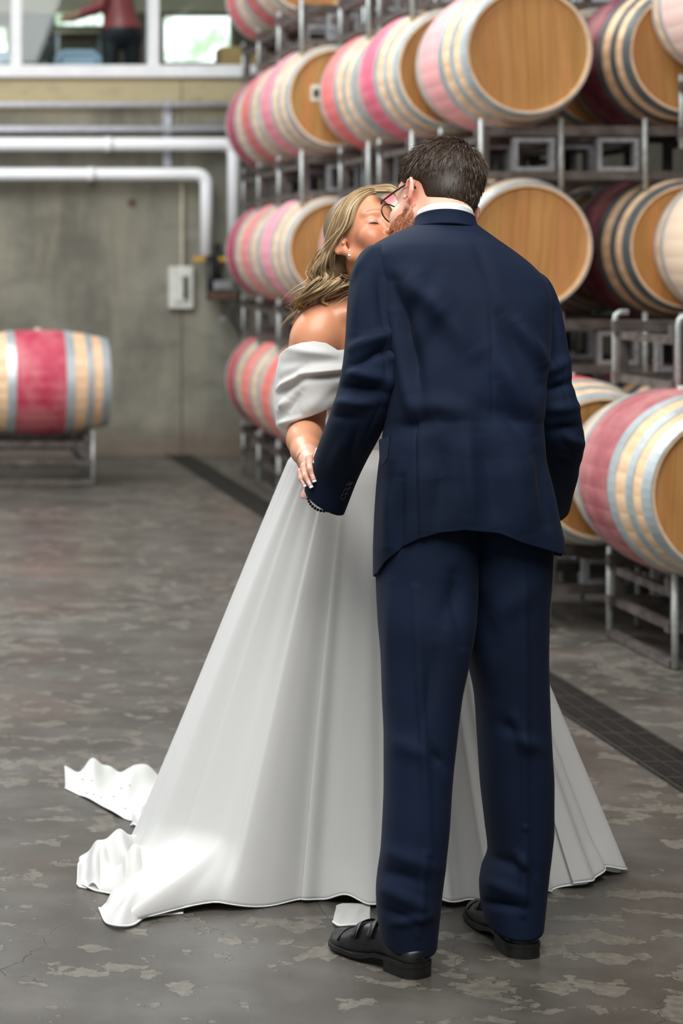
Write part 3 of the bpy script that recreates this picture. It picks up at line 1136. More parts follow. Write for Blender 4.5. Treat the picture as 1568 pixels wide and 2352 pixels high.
def pchip(x, y, xq):
    x, y, xq = map(lambda q: np.asarray(q, float), (x, y, xq))
    h = np.diff(x); dl = np.diff(y) / h
    d = np.zeros_like(y)
    for i in range(1, len(x) - 1):
        if dl[i - 1] * dl[i] > 0:
            w1, w2 = 2 * h[i] + h[i - 1], h[i] + 2 * h[i - 1]
            d[i] = (w1 + w2) / (w1 / dl[i - 1] + w2 / dl[i])
    d[0], d[-1] = dl[0], dl[-1]
    j = np.clip(np.searchsorted(x, xq) - 1, 0, len(x) - 2)
    t = np.clip((xq - x[j]) / h[j], 0, 1)
    return (y[j] * (1 + 2 * t) * (1 - t) ** 2 + h[j] * d[j] * t * (1 - t) ** 2 + y[j + 1] * t * t * (3 - 2 * t) + h[j] * d[j + 1] * t * t * (t - 1))


def grid_faces(m_, n_, closed=True):
    i = np.arange(m_ - 1)[:, None]
    k = np.arange(n_ if closed else n_ - 1)[None]
    l = (k + 1) % n_
    return np.stack([i * n_ + k, i * n_ + l, (i + 1) * n_ + l, (i + 1) * n_ + k], axis=2).reshape(-1, 4)


WR = 2.4
def wrinkle(px, py, lines):
    """sum of soft ridges (amp > 0) and valleys along photo-plane segments; metres"""
    out = np.zeros_like(px)
    for x0, y0, x1, y1, w, amp in lines:
        dx, dy = x1 - x0, y1 - y0
        L = dx * dx + dy * dy + 1e-6
        t = ((px - x0) * dx + (py - y0) * dy) / L
        tc = np.clip(t, 0, 1)
        d2 = (px - x0 - tc * dx) ** 2 + (py - y0 - tc * dy) ** 2
        out += WR * amp * 0.001 * np.exp(-d2 / (w * w)) * (0.35 + 0.65 * np.sin(np.pi * np.clip(tc, 0.02, 0.98)))
    return out


def smooth01(x):
    x = np.clip(x, 0, 1)
    return x * x * (3 - 2 * x)


def pix(V):
    """photo-plane coordinates of points"""
    return VX + V[..., 0] * FPX / V[..., 1], VY - (V[..., 2] - CAM_H) * FPX / V[..., 1]


def body_loft(levels, n, m_, e=2.3, zfun=None, lines=(), extra=None, caps=False):
    """levels: (py, xl, xr, D, depth_near, depth_far); rings in the photo's terms made into real cross-sections"""
    L = np.array(levels, float)
    v = np.linspace(L[0, 0], L[-1, 0], m_)
    xl, xr, D, tn, tf = [pchip(L[:, 0], L[:, i], v) for i in range(1, 6)]
    a = np.linspace(0, 2 * math.pi, n, endpoint=False)
    ca, sa = np.cos(a), np.sin(a)
    sx = np.sign(ca) * np.abs(ca) ** (2 / e)
    sy = np.sign(sa) * np.abs(sa) ** (2 / e)
    cx, hw = (xl + xr) / 2, (xr - xl) / 2
    X = ((cx[:, None] + hw[:, None] * sx[None]) - VX) * D[:, None] / FPX
    T_ = np.where(sa < 0, tn[:, None], tf[:, None])
    Y = D[:, None] + T_ * sy[None]
    Z = np.broadcast_to((CAM_H + (VY - v) * D / FPX)[:, None], X.shape).copy()
    if zfun is not None:
        Z = zfun(v[:, None] * np.ones_like(X), Z, a[None] * np.ones_like(X), X, Y)
    V = np.stack([X, Y, Z], axis=2)
    nr = np.stack([(ca / 1.0)[None] / (hw[:, None] * D[:, None] / FPX + 1e-4), sa[None] / (T_ + 1e-4), 0 * X], axis=2)
    nr /= np.linalg.norm(nr, axis=2, keepdims=True) + 1e-9
    if len(lines) or extra is not None:
        px, py = pix(V)
        d = np.zeros_like(px)
        face = np.clip(0.25 - sa * 1.6, 0, 1)[None]
        if len(lines):
            d += wrinkle(px, py, lines) * face
        if extra is not None:
            d += extra(px, py, a[None] * np.ones_like(px))
        V = V + nr * d[..., None]
    return V.reshape(-1, 3), grid_faces(m_, n)


def tube_loft(path, n, m_, e=2.0, lines=(), flat=1.0, extra=None, skew=0.0):
    """path: (px, py, D, r_px); tube whose half-width in the photo is r_px"""
    L = np.array(path, float)
    W = np.array([P(*q[:3])[:] for q in L])
    s = np.concatenate([[0], np.cumsum(np.linalg.norm(np.diff(W, axis=0), axis=1))])
    q = np.linspace(0, s[-1], m_)
    C = np.stack([pchip(s, W[:, i], q) for i in range(3)], 1)
    rr = pchip(s, L[:, 3] * L[:, 2] / FPX, q)
    for _ in range(3):
        C[1:-1] = (C[:-2] + 2 * C[1:-1] + C[2:]) / 4
    tg = np.gradient(C, axis=0)
    tg /= np.linalg.norm(tg, axis=1, keepdims=True)
    vw = np.array([0.0, -1.0, 0.0])
    side = np.cross(tg, vw)
    side /= np.linalg.norm(side, axis=1, keepdims=True)
    nr = np.cross(side, tg)
    a = np.linspace(0, 2 * math.pi, n, endpoint=False)
    ca, sa = np.cos(a), np.sin(a)
    sx = np.sign(ca) * np.abs(ca) ** (2 / e)
    sy = np.sign(sa) * np.abs(sa) ** (2 / e) * flat
    rad = side[:, None] * sx[None, :, None] + nr[:, None] * sy[None, :, None]
    V = C[:, None] + rad * rr[:, None, None]
    if skew:
        V = V + tg[:, None] * (sx[None, :] * rr[:, None] * skew * smooth01((np.linspace(0, 1, m_)[:, None] - .7) / .3))[..., None]
    if len(lines) or extra is not None:
        px, py = pix(V)
        near = (nr[:, None] * sa[None, :, None])[..., 1]
        d = np.zeros_like(px)
        if len(lines):
            d += wrinkle(px, py, lines) * np.clip(0.35 - 1.5 * near, 0, 1)
        if extra is not None:
            d += extra(px, py, a[None] * np.ones_like(px))
        V = V + rad * d[..., None]
    return V.reshape(-1, 3), grid_faces(m_, n)


def join_vf(parts):
    vs, fs, n = [], [], 0
    for v, f in parts:
        vs.append(v); fs.append(f + n); n += len(v)
    return np.concatenate(vs), np.concatenate(fs)


def vf_object(name, vf, mat, parent, smooth=True, solid=0.0):
    me = mesh_from(name, vf[0], vf[1])
    o = link_world(name, me, mat, parent, smooth)
    if solid:
        md = o.modifiers.new('thickness', 'SOLIDIFY')
        md.thickness = solid
        md.offset = -1
    return o


# ------------------------------------------------------------------ cloth, skin and hair materials
def cloth(name, c1, c2, rough=0.75, weave=900, sheen=0.3, bump=0.12):
    t = NT(name)
    v = t.coord()
    n = t.noise(v, 3.0, 4, 0.6)
    f = t.noise(t.mapping(v, scale=(1, 1, 0.35)), weave, 2, 0.5)
    c = t.mix(t.step(n, 0.3, 0.7), c1, c2)
    c = t.mix(t.math('MULTIPLY', t.step(f, 0.45, 0.75), 0.25), c, (min(1, c2[0] * 1.8), min(1, c2[1] * 1.8), min(1, c2[2] * 1.8), 1))
    t.bsdf.inputs['Sheen Weight'].default_value = sheen
    t.bsdf.inputs['Sheen Roughness'].default_value = 0.4
    return t.fin(c, rough, t.bump(f, bump, 0.001), spec=0.2)

M['suit'] = cloth('navy_wool_suit', srgb(8, 20, 39), srgb(11, 25, 48), 0.82, 700, 0.02)
M['suit_trousers'] = M['suit']
M['button'] = speckled('dark_horn_button', srgb(16, 18, 24), srgb(24, 26, 34), 50, 0.25)
M['shirt'] = cloth('white_shirt_cotton', srgb(236, 238, 244), srgb(244, 246, 250), 0.7, 900, 0.1, 0.04)
M['leather'] = speckled('black_shoe_leather', srgb(12, 12, 13), srgb(20, 20, 21), 60, 0.34, 0, 0.05)
M['sole'] = speckled('black_shoe_sole', srgb(14, 14, 14), srgb(22, 22, 22), 80, 0.5)
M['buckle'] = speckled('polished_buckle', srgb(150, 150, 152), srgb(176, 176, 178), 30, 0.2, 0.9)
M['lens'] = M['glass']
M['spectacle'] = speckled('dark_spectacle_frame', srgb(26, 24, 26), srgb(40, 36, 38), 60, 0.22)
M['pearl'] = speckled('pearl', srgb(236, 228, 220), srgb(244, 238, 232), 30, 0.18)
M['gold'] = speckled('gold_jewellery', srgb(226, 178, 110), srgb(236, 192, 126), 30, 0.2, 0.9)
M['nail'] = speckled('pink_nail', srgb(226, 178, 168), srgb(232, 186, 176), 30, 0.18)
M['nail_tip'] = speckled('white_nail_tip', srgb(244, 242, 238), srgb(248, 246, 242), 30, 0.2)
M['lash'] = speckled('black_lashes', srgb(16, 13, 12), srgb(22, 18, 16), 60, 0.6)

def satin(name, c1, c2, rough=0.6, trans=0.0, clear=0.0):
    t = NT(name)
    v = t.coord()
    n = t.noise(v, 2.0, 3, 0.5)
    f = t.noise(v, 900, 2, 0.5)
    c = t.mix(n, c1, c2)
    t.bsdf.inputs['Sheen Weight'].default_value = 0.15
    t.fin(c, rough, t.bump(f, 0.05, 0.0006), spec=0.3)
    sh = t.bsdf.outputs[0]
    if trans > 0:
        tl = t.node('ShaderNodeBsdfTranslucent')
        t.l.new(c, tl.inputs[0])
        mx = t.node('ShaderNodeMixShader'); mx.inputs[0].default_value = trans
        t.l.new(sh, mx.inputs[1]); t.l.new(tl.outputs[0], mx.inputs[2])
        sh = mx.outputs[0]
    if clear > 0:
        tp = t.node('ShaderNodeBsdfTransparent')
        mx = t.node('ShaderNodeMixShader'); mx.inputs[0].default_value = clear
        t.l.new(sh, mx.inputs[1]); t.l.new(tp.outputs[0], mx.inputs[2])
        sh = mx.outputs[0]
    t.l.new(sh, t.out.inputs[0])
    return t.m

M['satin'] = satin('ivory_satin', srgb(210, 211, 207), srgb(218, 219, 215))
M['organza'] = satin('white_organza', srgb(228, 228, 226), srgb(234, 234, 232), 0.7, 0.25, 0.18)
M['veil'] = satin('ivory_veil', srgb(196, 197, 193), srgb(205, 206, 202), 0.7)
M['hem_edge'] = satin('white_rolled_hem', srgb(232, 234, 233), srgb(238, 240, 239), 0.6)

def skin_mat(name):
    t = NT(name)
    at = t.node('ShaderNodeAttribute', attribute_name='Col')
    f = t.noise(t.coord(), 260, 3, 0.6)
    c = t.mix(t.math('MULTIPLY', t.step(f, 0.5, 0.8), 0.10), at.outputs['Color'], srgb(170, 96, 74))
    t.bsdf.inputs['Subsurface Weight'].default_value = 0.12
    t.bsdf.inputs['Subsurface Radius'].default_value = (0.010, 0.004, 0.002)
    t.bsdf.inputs['Subsurface Scale'].default_value = 0.6
    return t.fin(c, 0.37, t.bump(f, 0.06, 0.0006), spec=0.5)
M['skin'] = skin_mat('skin')

def hair_mat(name, c1, c2, rough=0.42):
    t = NT(name)
    at = t.node('ShaderNodeAttribute', attribute_name='Col')
    s = t.sep(at.outputs['Color'])
    c = t.mix(s[0], c1, c2)
    t.bsdf.inputs['Anisotropic'].default_value = 0.3
    return t.fin(c, rough, spec=0.35)
# ------------------------------------------------------------------ the man
def A3(px, py, D):
    return np.array(P(px, py, D)[:])

MS = 1.09
MH = place_head(rot_head((0, 1, 0), (1, 0, 0), (0, 0, 1), 18, -26, -20) , (-.08, -.014, -.014), A3(940, 438, 4.955), MS)
gm = SDF((0.95, 4.66, 0.95), (1.46, 5.30, 1.80), 0.003)
add_head(gm, MH, 1.0, False)
gm.cap(MH.w((0, -.020, -.04)), A3(1022, 535, 4.93), .060, .062, .02)
gm.cap(MH.w((0, -.035, -.02)), A3(1030, 540, 4.90), .052, .058, .02)
# torso and arms carried inside the clothes
gm.cap(A3(1022, 530, 4.93), A3(1060, 720, 4.80), .055, .09, .03)
gm.cap(A3(1060, 720, 4.80), A3(1072, 1000, 4.74), .095, .10, .03)
gm.cap(A3(1040, 640, 4.85), A3(870, 650, 4.84), .040, .026, .012)
gm.cap(A3(1040, 640, 4.85), A3(1225, 720, 4.85), .040, .028, .012)
gm.chain([A3(870, 650, 4.84), A3(857, 730, 4.80), A3(848, 860, 4.775), A3(815, 975, 4.82), A3(748, 1140, 4.99)], [.026, .026, .026, .025, .024], .008)
gm.chain([A3(1225, 720, 4.85), A3(1268, 930, 4.81), A3(1281, 1000, 4.83), A3(1266, 1130, 5.02)], [.028, .026, .026, .024], .008)
# left hand: below the cuff, fingers reaching forward to her waist
gm.ell(A3(728, 1146, 5.03), (.039, .042, .036), .012)
gm.cap(A3(748, 1140, 5.0), A3(731, 1137, 5.04), .026, .026, .015)
for (x0, y0, x1, y1, x2, y2, r) in ((712, 1112, 716, 1100, 748, 1098, .0095), (711, 1128, 720, 1120, 756, 1116, .0100), (716, 1146, 728, 1140, 764, 1134, .0098), (728, 1160, 742, 1156, 770, 1150, .0085)):
    add_finger(gm, [A3(x0, y0, 5.05), A3(x1, y1, 5.10), A3((x1 + x2) / 2, (y1 + y2) / 2, 5.135), A3(x2, y2, 5.13)], [r * 1.08, r, r * .95, r * .85], .005)
add_finger(gm, [A3(742, 1120, 5.02), A3(752, 1098, 5.06), A3(764, 1082, 5.10)], [.012, .010, .009], .006)
# right hand, round her other side
gm.ell(A3(1262, 1140, 5.09), (.030, .042, .034), .012)
for dy, dx in ((-28, 0), (-10, -4), (8, -4), (24, 0)):
    add_finger(gm, [A3(1260 + dx, 1140 + dy, 5.10), A3(1246 + dx, 1140 + dy, 5.15), A3(1222 + dx, 1138 + dy, 5.175)], [.0105, .0098, .0085], .005)
add_finger(gm, [A3(1262, 1118, 5.07), A3(1240, 1096, 5.10), A3(1226, 1086, 5.13)], [.012, .010, .009], .006)
V, F_ = gm.mesh()
man_me = mesh_from('person', V, F_)
L = MH.loc(V)
base = np.array(lin(226, 172, 150))
red = np.array(lin(222, 130, 110))
col = np.tile(base, (len(V), 1))
ear = np.exp(-(((np.abs(L[:, 0]) - .08) / .012) ** 2 + ((L[:, 1] + .014) / .03) ** 2 + ((L[:, 2] + .014) / .04) ** 2))
col += (red - base) * np.clip(ear, 0, 1)[:, None] * 0.9
handm = np.clip((1.3 - V[:, 2]) / 0.1, 0, 1)
col += (np.array(lin(216, 168, 154)) - col) * handm[:, None]
vcol(man_me, col)
man = link('person', man_me, M['skin'], None, True)
tag(man, 'man in a navy suit seen from behind, bending to kiss the woman', 'person')

# ---- jacket
def hem_z(V_, Z, a, X, Y):
    hx = [850, 868, 885, 920, 960, 1010, 1070, 1150, 1200, 1284, 1300]
    hy = [1322, 1318, 1290, 1258, 1238, 1224, 1217, 1226, 1247, 1272, 1274]
    px = VX + X * FPX / Y
    near = np.sin(a) < 0.02
    yb = np.interp(px, hx, hy)
    zb = CAM_H + (VY - yb) * Y / FPX
    zfr = np.interp(px, [860, 1290], [0.815, 0.86])
    zl = 0.822
    ze = np.where(near, zb, zfr)
    v0, v1 = 1040.0, 1322.0
    f = np.clip((V_ - v0) / (v1 - v0), 0, 1)
    zh = CAM_H + (VY - v0) * 4.72 / FPX
    return np.where(V_ > v0, zh + (ze - zh) * f, Z)

jk = [
    (508, 968, 1080, 4.92, .055, .06),
    (522, 948, 1094, 4.905, .070, .075),
    (536, 915, 1112, 4.89, .082, .085),
    (550, 886, 1132, 4.875, .092, .09),
    (566, 862, 1156, 4.86, .100, .10),
    (590, 850, 1188, 4.85, .110, .105),
    (620, 850, 1222, 4.84, .118, .11),
    (650, 852, 1248, 4.83, .124, .115),
    (690, 856, 1256, 4.815, .130, .12),
    (760, 868, 1254, 4.795, .136, .12),
    (850, 884, 1248, 4.77, .138, .12),
    (960, 889, 1240, 4.74, .130, .12),
    (1040, 880, 1245, 4.72, .126, .12),
    (1120, 871, 1258, 4.715, .128, .125),
    (1200, 866, 1271, 4.715, .130, .13),
    (1270, 864, 1283, 4.715, .130, .135),
    (1322, 864, 1290, 4.715, .128, .135),
]
jl = [  # folds on the back
    (905, 650, 960, 900, 22, -11), (930, 640, 1010, 700, 30, 7), (960, 640, 1085, 800, 34, 9), (900, 720, 950, 960, 16, 6),
    (950, 860, 1040, 700, 26, -4), (1150, 730, 1235, 880, 20, -7), (1130, 800, 1225, 960, 22, 5), (1190, 740, 1245, 830, 14, 6),
    (1060, 930, 1230, 975, 26, -5), (960, 925, 1110, 945, 24, 5), (910, 990, 1000, 960, 22, -6), (985, 1000, 1010, 1100, 30, -4),
    (1070, 980, 1085, 1215, 16, 4), (1110, 1000, 1140, 1215, 24, -5), (1180, 1020, 1210, 1230, 28, 4), (1020, 1050, 1000, 1225, 24, -5),
    (900, 1060, 890, 1250, 18, 5), (920, 1100, 915, 1270, 12, -5), (1235, 1010, 1255, 1200, 16, -5), (1140, 880, 1215, 1040, 20, -5),
    (1020, 560, 1180, 640, 40, 3), (1080, 540, 1135, 680, 14, -2.5), (1000, 620, 930, 760, 20, -5),
    (1125, 700, 1133, 960, 4, -1.2),
]
def jx(px, py, a):
    near = np.clip(-np.sin(a) * 3, 0, 1)
    vent = 952 + (py - 960) * 0.035
    st_ = smooth01((px - vent) / 5.0) * smooth01((py - 955) / 30)
    d = -0.004 * (1 - st_) * smooth01((py - 955) / 30) * smooth01((px - 880) / 40) * near
    d += -0.0025 * np.exp(-((px - vent) / 3.0) ** 2) * smooth01((py - 930) / 30) * near
    d += 0.0012 * np.sin(px * 0.045 + py * 0.021) * np.sin(py * 0.033 - px * 0.012) * near
    return d
jv = body_loft(jk, 320, 230, 2.35, hem_z, jl, jx)
jacket = vf_object('jacket', jv, M['suit'], man, True, 0.003)
jacket['label'] = 'navy suit jacket with a side vent'

sl_lines = [
    (812, 800, 905, 760, 12, 6), (800, 850, 900, 790, 10, -7), (792, 850, 880, 870, 12, 6), (880, 775, 915, 850, 10, 6), (875, 815, 912, 800, 8, -6),
    (785, 890, 880, 900, 12, -7), (772, 925, 850, 925, 11, 6), (900, 850, 880, 920, 10, 5), (762, 955, 830, 960, 10, -4), (840, 620, 820, 760, 18, 4),
    (870, 640, 880, 760, 12, -4), (800, 1000, 760, 1080, 14, 3), (820, 980, 800, 1060, 10, -3), (850, 575, 812, 640, 8, 2.5),
    (882, 680, 884, 900, 3.5, -1.3), (884, 900, 835, 1010, 3.5, -1.2), (835, 1010, 800, 1090, 3.5, -1.2),
]
lsl = [(884, 585, 4.845, 30), (868, 606, 4.835, 44), (859, 650, 4.82, 52), (858, 710, 4.80, 57), (856, 780, 4.78, 59), (851, 850, 4.765, 61), (838, 915, 4.775, 61), (815, 975, 4.81, 58), (790, 1030, 4.87, 54), (766, 1088, 4.925, 51), (745, 1150, 4.955, 48)]
SK = -0.28
o = vf_object('sleeve', tube_loft(lsl, 96, 190, 2.1, sl_lines, 0.98, skew=SK), M['suit'], jacket, True, 0.003)
sr_lines = [
    (1265, 720, 1285, 860, 10, -5), (1245, 860, 1300, 830, 12, 5), (1250, 900, 1310, 880, 12, -6), (1255, 940, 1320, 935, 12, 5), (1260, 990, 1325, 980, 12, -5),
    (1300, 1000, 1330, 1020, 10, 5), (1265, 1050, 1318, 1070, 14, -5), (1290, 780, 1302, 960, 3.5, -1.2),
]
rsl = [(1205, 640, 4.84, 30), (1222, 668, 4.835, 42), (1238, 720, 4.825, 46), (1251, 790, 4.81, 46), (1262, 870, 4.80, 47), (1273, 940, 4.80, 50), (1281, 1000, 4.825, 54), (1277, 1070, 4.90, 49), (1268, 1130, 4.99, 43), (1262, 1160, 5.06, 42)]
vf_object('sleeve', tube_loft(rsl, 96, 170, 2.1, sr_lines, 0.98), M['suit'], jacket, True, 0.003)

# sleeve buttons
from mathutils.bvhtree import BVHTree
def on_surface(ob, px, py, lift=0.0):
    bv_ = BVHTree.FromPolygons([v_.co[:] for v_ in ob.data.vertices], [tuple(p_.vertices) for p_ in ob.data.polygons])
    co = Vector((0, 0, CAM_H)); d_ = (Vector(P(px, py, 5.0)) - co).normalized()
    h_, n_, _, ds = bv_.ray_cast(co, d_)
    if h_ is None:
        return None, None
    if n_.dot(d_) > 0:
        n_ = -n_
    return h_ + n_ * lift, n_
left_sleeve = o
for (x, y) in ((801, 1107), (796, 1118), (791, 1129), (786, 1140)):
    c, nn_ = on_surface(left_sleeve, x, y, 0.0005)
    if c is None:
        continue
    MB().tube([c, c + nn_ * 0.0035, c + nn_ * 0.0042], [0.0078, 0.0078, 0.0062], 14).build_world('button', M['button'], jacket, True)
# pocket flap on the left hip
def surf_patch(pts_px, D, th=0.004):
    m = MB()
    q = [P(x, y, d) for x, y, d in pts_px]
    return q
fp = [(872, 1010, 4.66), (897, 1000, 4.615), (892, 1052, 4.61), (884, 1064, 4.62), (874, 1070, 4.65)]
m = MB()
q = [P(*z) for z in fp]
q2 = [v_ + Vector((-0.003, -0.003, 0)) for v_ in q]
m.add(q + q2, [(0, 1, 2, 3, 4), (9, 8, 7, 6, 5)] + [(i, 5 + i, 5 + (i + 1) % 5, (i + 1) % 5) for i in range(5)])
m.build_world('pocket_flap', M['suit'], jacket)

# collars: a leaning band around the neck
def band(cx, cyD, rx, ry, zlow, zhigh, out, n=72, m_=10, th=0.004, a0=0, a1=2 * math.pi, tilt=(0, 0)):
    a = np.linspace(a0, a1, n)
    v = np.linspace(0, 1, m_)
    X = cx + (rx + out * (1 - v[:, None]) ** 1.5) * np.cos(a)[None]
    Y = cyD + (ry + out * (1 - v[:, None]) ** 1.5) * np.sin(a)[None]
    Z = (zlow + (zhigh - zlow) * v[:, None]) + tilt[0] * np.cos(a)[None] + tilt[1] * np.sin(a)[None]
    return np.stack([X, Y, Z], 2).reshape(-1, 3), grid_faces(m_, n, False)
nk = A3(1021, 520, 4.915)
vf_object('collar', band(nk[0] + .001, nk[1], .0665, .070, CAM_H + (VY - 536) * 4.86 / FPX, CAM_H + (VY - 503) * 4.86 / FPX, .014, a0=math.pi * 0.90, a1=math.pi * 2.10, tilt=(-.006, -.022)), M['suit'], jacket, True, 0.006)
shirt = vf_object('shirt_collar', band(nk[0], nk[1], .0605, .064, CAM_H + (VY - 545) * 4.88 / FPX, CAM_H + (VY - 488) * 4.86 / FPX, .004, tilt=(-.004, -.022)), M['shirt'], man, True, 0.003)

# ---- trousers
def leg_hem(zb_near, zb_far):
    def f(V_, Z, a, X, Y):
        v0 = 1990.0
        v1 = V_.max()
        k = np.clip((V_ - v0) / (v1 - v0), 0, 1)
        z0 = Z[np.argmin(np.abs(V_[:, 0] - v0)), 0]
        ze = zb_near + (zb_far - zb_near) * (0.5 + 0.5 * np.sin(a))
        return np.where(V_ > v0, z0 + (ze - z0) * k, Z)
    return f
tl = [
    (1190, 872, 1088, 4.725, .105, .10), (1320, 870, 1090, 4.72, .110, .11), (1420, 874, 1085, 4.70, .110, .11), (1510, 881, 1071, 4.685, .100, .10),
    (1600, 884, 1053, 4.67, .092, .095), (1700, 888, 1041, 4.655, .085, .09), (1800, 888, 1031, 4.64, .080, .085), (1900, 884, 1025, 4.625, .076, .08),
    (1960, 880, 1019, 4.62, .074, .078), (2010, 873, 1013, 4.62, .073, .080), (2050, 870, 1008, 4.62, .071, .082), (2100, 872, 1002, 4.625, .074, .085), (2150, 878, 996, 4.63, .076, .085)]
tl_lines = [
    (872, 2035, 985, 2090, 16, 4), (880, 2000, 970, 2025, 14, -3), (885, 1955, 1000, 1995, 18, 3), (880, 2085, 960, 2120, 10, -3), (905, 2120, 985, 2105, 10, 4),
    (1000, 1500, 960, 1700, 18, -3), (955, 1350, 985, 1960, 9, 4), (1010, 1450, 1050, 1330, 26, -4), (900, 1340, 890, 1600, 18, 3), (985, 1720, 1015, 1760, 14, -4),
    (900, 1700, 990, 1735, 22, 3), (975, 1960, 960, 2150, 7, 3), (1040, 1320, 1060, 1480, 14, -4)]
tr = [
    (1190, 1062, 1264, 4.74, .105, .10), (1320, 1066, 1257, 4.745, .108, .11), (1420, 1071, 1251, 4.745, .106, .105), (1500, 1077, 1250, 4.745, .100, .10),
    (1600, 1097, 1253, 4.745, .092, .095), (1720, 1105, 1259, 4.745, .086, .09), (1800, 1110, 1264, 4.745, .082, .086), (1900, 1121, 1264, 4.745, .077, .08),
    (1955, 1127, 1259, 4.745, .074, .078), (2000, 1113, 1254, 4.745, .073, .08), (2040, 1108, 1250, 4.745, .071, .082), (2090, 1112, 1244, 4.748, .074, .085), (2120, 1118, 1240, 4.75, .076, .085)]
tr_lines = [
    (1112, 2020, 1210, 2060, 15, 3.5), (1130, 1970, 1225, 2000, 15, -3), (1200, 1300, 1206, 1900, 7, 4), (1206, 1900, 1200, 2100, 7, 4), (1110, 2070, 1200, 2085, 10, -5),
    (1180, 1690, 1240, 1720, 16, 3), (1150, 1660, 1200, 1690, 18, -4), (1185, 1650, 1205, 1720, 12, 4), (1090, 1350, 1130, 1480, 24, -4), (1140, 1420, 1230, 1340, 26, 3), (1190, 1960, 1210, 2000, 10, 5)]
tv = join_vf([body_loft(tl, 110, 200, 2.2, leg_hem(.040, .085), tl_lines), body_loft(tr, 110, 200, 2.2, leg_hem(.040, .085), tr_lines)])
trousers = vf_object('trousers', tv, M['suit_trousers'], man, True, 0.003)
trousers['label'] = 'navy suit trousers breaking over the shoes'

# ---- shoes
def shoe(heel_px, toe_px, label):
    hx = P(heel_px[0], heel_px[1], CAM_H * FPX / (heel_px[1] - VY)); hx.z = 0
    tx = P(toe_px[0], toe_px[1], CAM_H * FPX / (toe_px[1] - VY)); tx.z = 0
    d = (tx - hx); Ls = d.length; d.normalize()
    s_ = Vector((-d.y, d.x, 0))
    def W(u, w, z):
        return hx + d * (u * Ls) + s_ * w + Vector((0, 0, z))
    # outline: half widths along the length
    us = [0, .02, .06, .12, .2, .3, .42, .55, .68, .78, .86, .92, .96, .985, 1.0]
    hw = [.0355, .0355, .0355, .0355, .0355, .034, .036, .042, .047, .0475, .044, .037, .029, .019, .006]
    tops = [.056, .060, .064, .070, .076, .082, .086, .082, .066, .052, .045, .041, .038, .034, .026]
    t__ = np.linspace(0.02, math.pi / 2, 18)
    uq = np.concatenate([.09 * (1 - np.cos(t__)), np.linspace(.09, 1, 52)[1:]])
    HW, TP = pchip(us, hw, uq), pchip(us, tops, uq)
    HW[:18] = .0355 * np.sin(t__)
    n = 28
    verts = []
    zs = .030
    for u, w_, tp in zip(uq, HW, TP):
        zb = zs if u < .34 else zs - smooth01((u - .34) / .25) * .016
        for k in range(n):
            a = math.pi * k / (n - 1)
            e = 2.6
            cx_ = np.sign(math.cos(a)) * abs(math.cos(a)) ** (2 / e)
            sy_ = abs(math.sin(a)) ** (2 / e)
            z = zb + (tp - zb) * sy_
            ww = w_ * (1.0 - 0.10 * sy_)
            verts.append(W(u, cx_ * ww, z))
    root_me = mesh_from('shoe', [v_[:] for v_ in verts], [tuple(int(i_) for i_ in f_) for f_ in grid_faces(len(uq), n, False)] + [tuple(range(n)), tuple(range((len(uq) - 1) * n, len(uq) * n))[::-1]])
    so = link_world('shoe', root_me, M['leather'], man, True)
    so['label'] = label
    md = so.modifiers.new('thickness', 'SOLIDIFY'); md.thickness = .004
    # sole and stacked heel
    def slab(u0, u1, z0f, z1f, grow, nm):
        uu = np.concatenate([.09 * (1 - np.cos(np.linspace(0.02, math.pi / 2, 14))), np.linspace(.09, u1, 30)[1:]])
        w2 = np.interp(uu, uq, HW) + grow
        L_ = [(u, w) for u, w in zip(uu, w2)] + [(u, -w) for u, w in zip(uu[::-1], w2[::-1])]
        k = len(L_)
        vv = [W(u, w, z0f(u)) for u, w in L_] + [W(u, w, z1f(u)) for u, w in L_]
        m = MB()
        m.add(vv, [tuple(range(k))[::-1], tuple(range(k, 2 * k))] + [(i, (i + 1) % k, k + (i + 1) % k, k + i) for i in range(k)])
        return m.build_world(nm, M['sole'], so)
    zt = lambda u: (.030 if u < .34 else .030 - float(smooth01((u - .34) / .25)) * .016) + .002
    slab(0.0, 1.0, lambda u: zt(u) - .009, zt, .0045, 'sole')
    slab(0.0, .30, lambda u: 0.0005, lambda u: zt(u) - .0095, .003, 'heel')
    # welt seam and cap seam
    m = MB()
    def over(u, a):
        tp = float(np.interp(u, uq, TP)); w_ = float(np.interp(u, uq, HW)); zb = zt(u)
        cx_ = np.sign(math.cos(a)) * abs(math.cos(a)) ** (2 / 2.6); sy_ = abs(math.sin(a)) ** (2 / 2.6)
        return W(u, cx_ * w_ * (1 - .1 * sy_) * 1.01, zb + (tp - zb) * sy_ + .001)
    m.tube([over(.80, math.pi * (0.08 + 0.84 * k / 16)) for k in range(17)], .0014, 5)
    m.build_world('toe_cap_seam', M['leather'], so, True)
    for u0, nm in ((.63, 'monk_strap'), (.48, 'monk_strap')):
        m = MB()
        vv, ff = [], []
        for k in range(15):
            a = math.pi * (0.12 + 0.66 * k / 14)
            for du in (-.024, .024):
                p_ = over(u0 + du - .02 * math.cos(a), a)
                vv.append(p_ + Vector((0, 0, .002)) + (s_ * (.002 * math.cos(a))))
        for k in range(14):
            ff.append((2 * k, 2 * k + 1, 2 * k + 3, 2 * k + 2))
        m.add(vv, ff)
        so2 = m.build_world(nm, M['leather'], so, True)
        md2 = so2.modifiers.new('thickness', 'SOLIDIFY'); md2.thickness = .0035
        m = MB()
        cpt = [over(u0 - .02 * math.cos(math.pi * .78) + du, math.pi * aa) + Vector((0, 0, .004)) for du, aa in ((-.035, .74), (.035, .74), (.035, .83), (-.035, .83))]
        m.tube(cpt, .0016, 6, closed=True)
        m.build_world('buckle', M['buckle'], so, True)
    return so
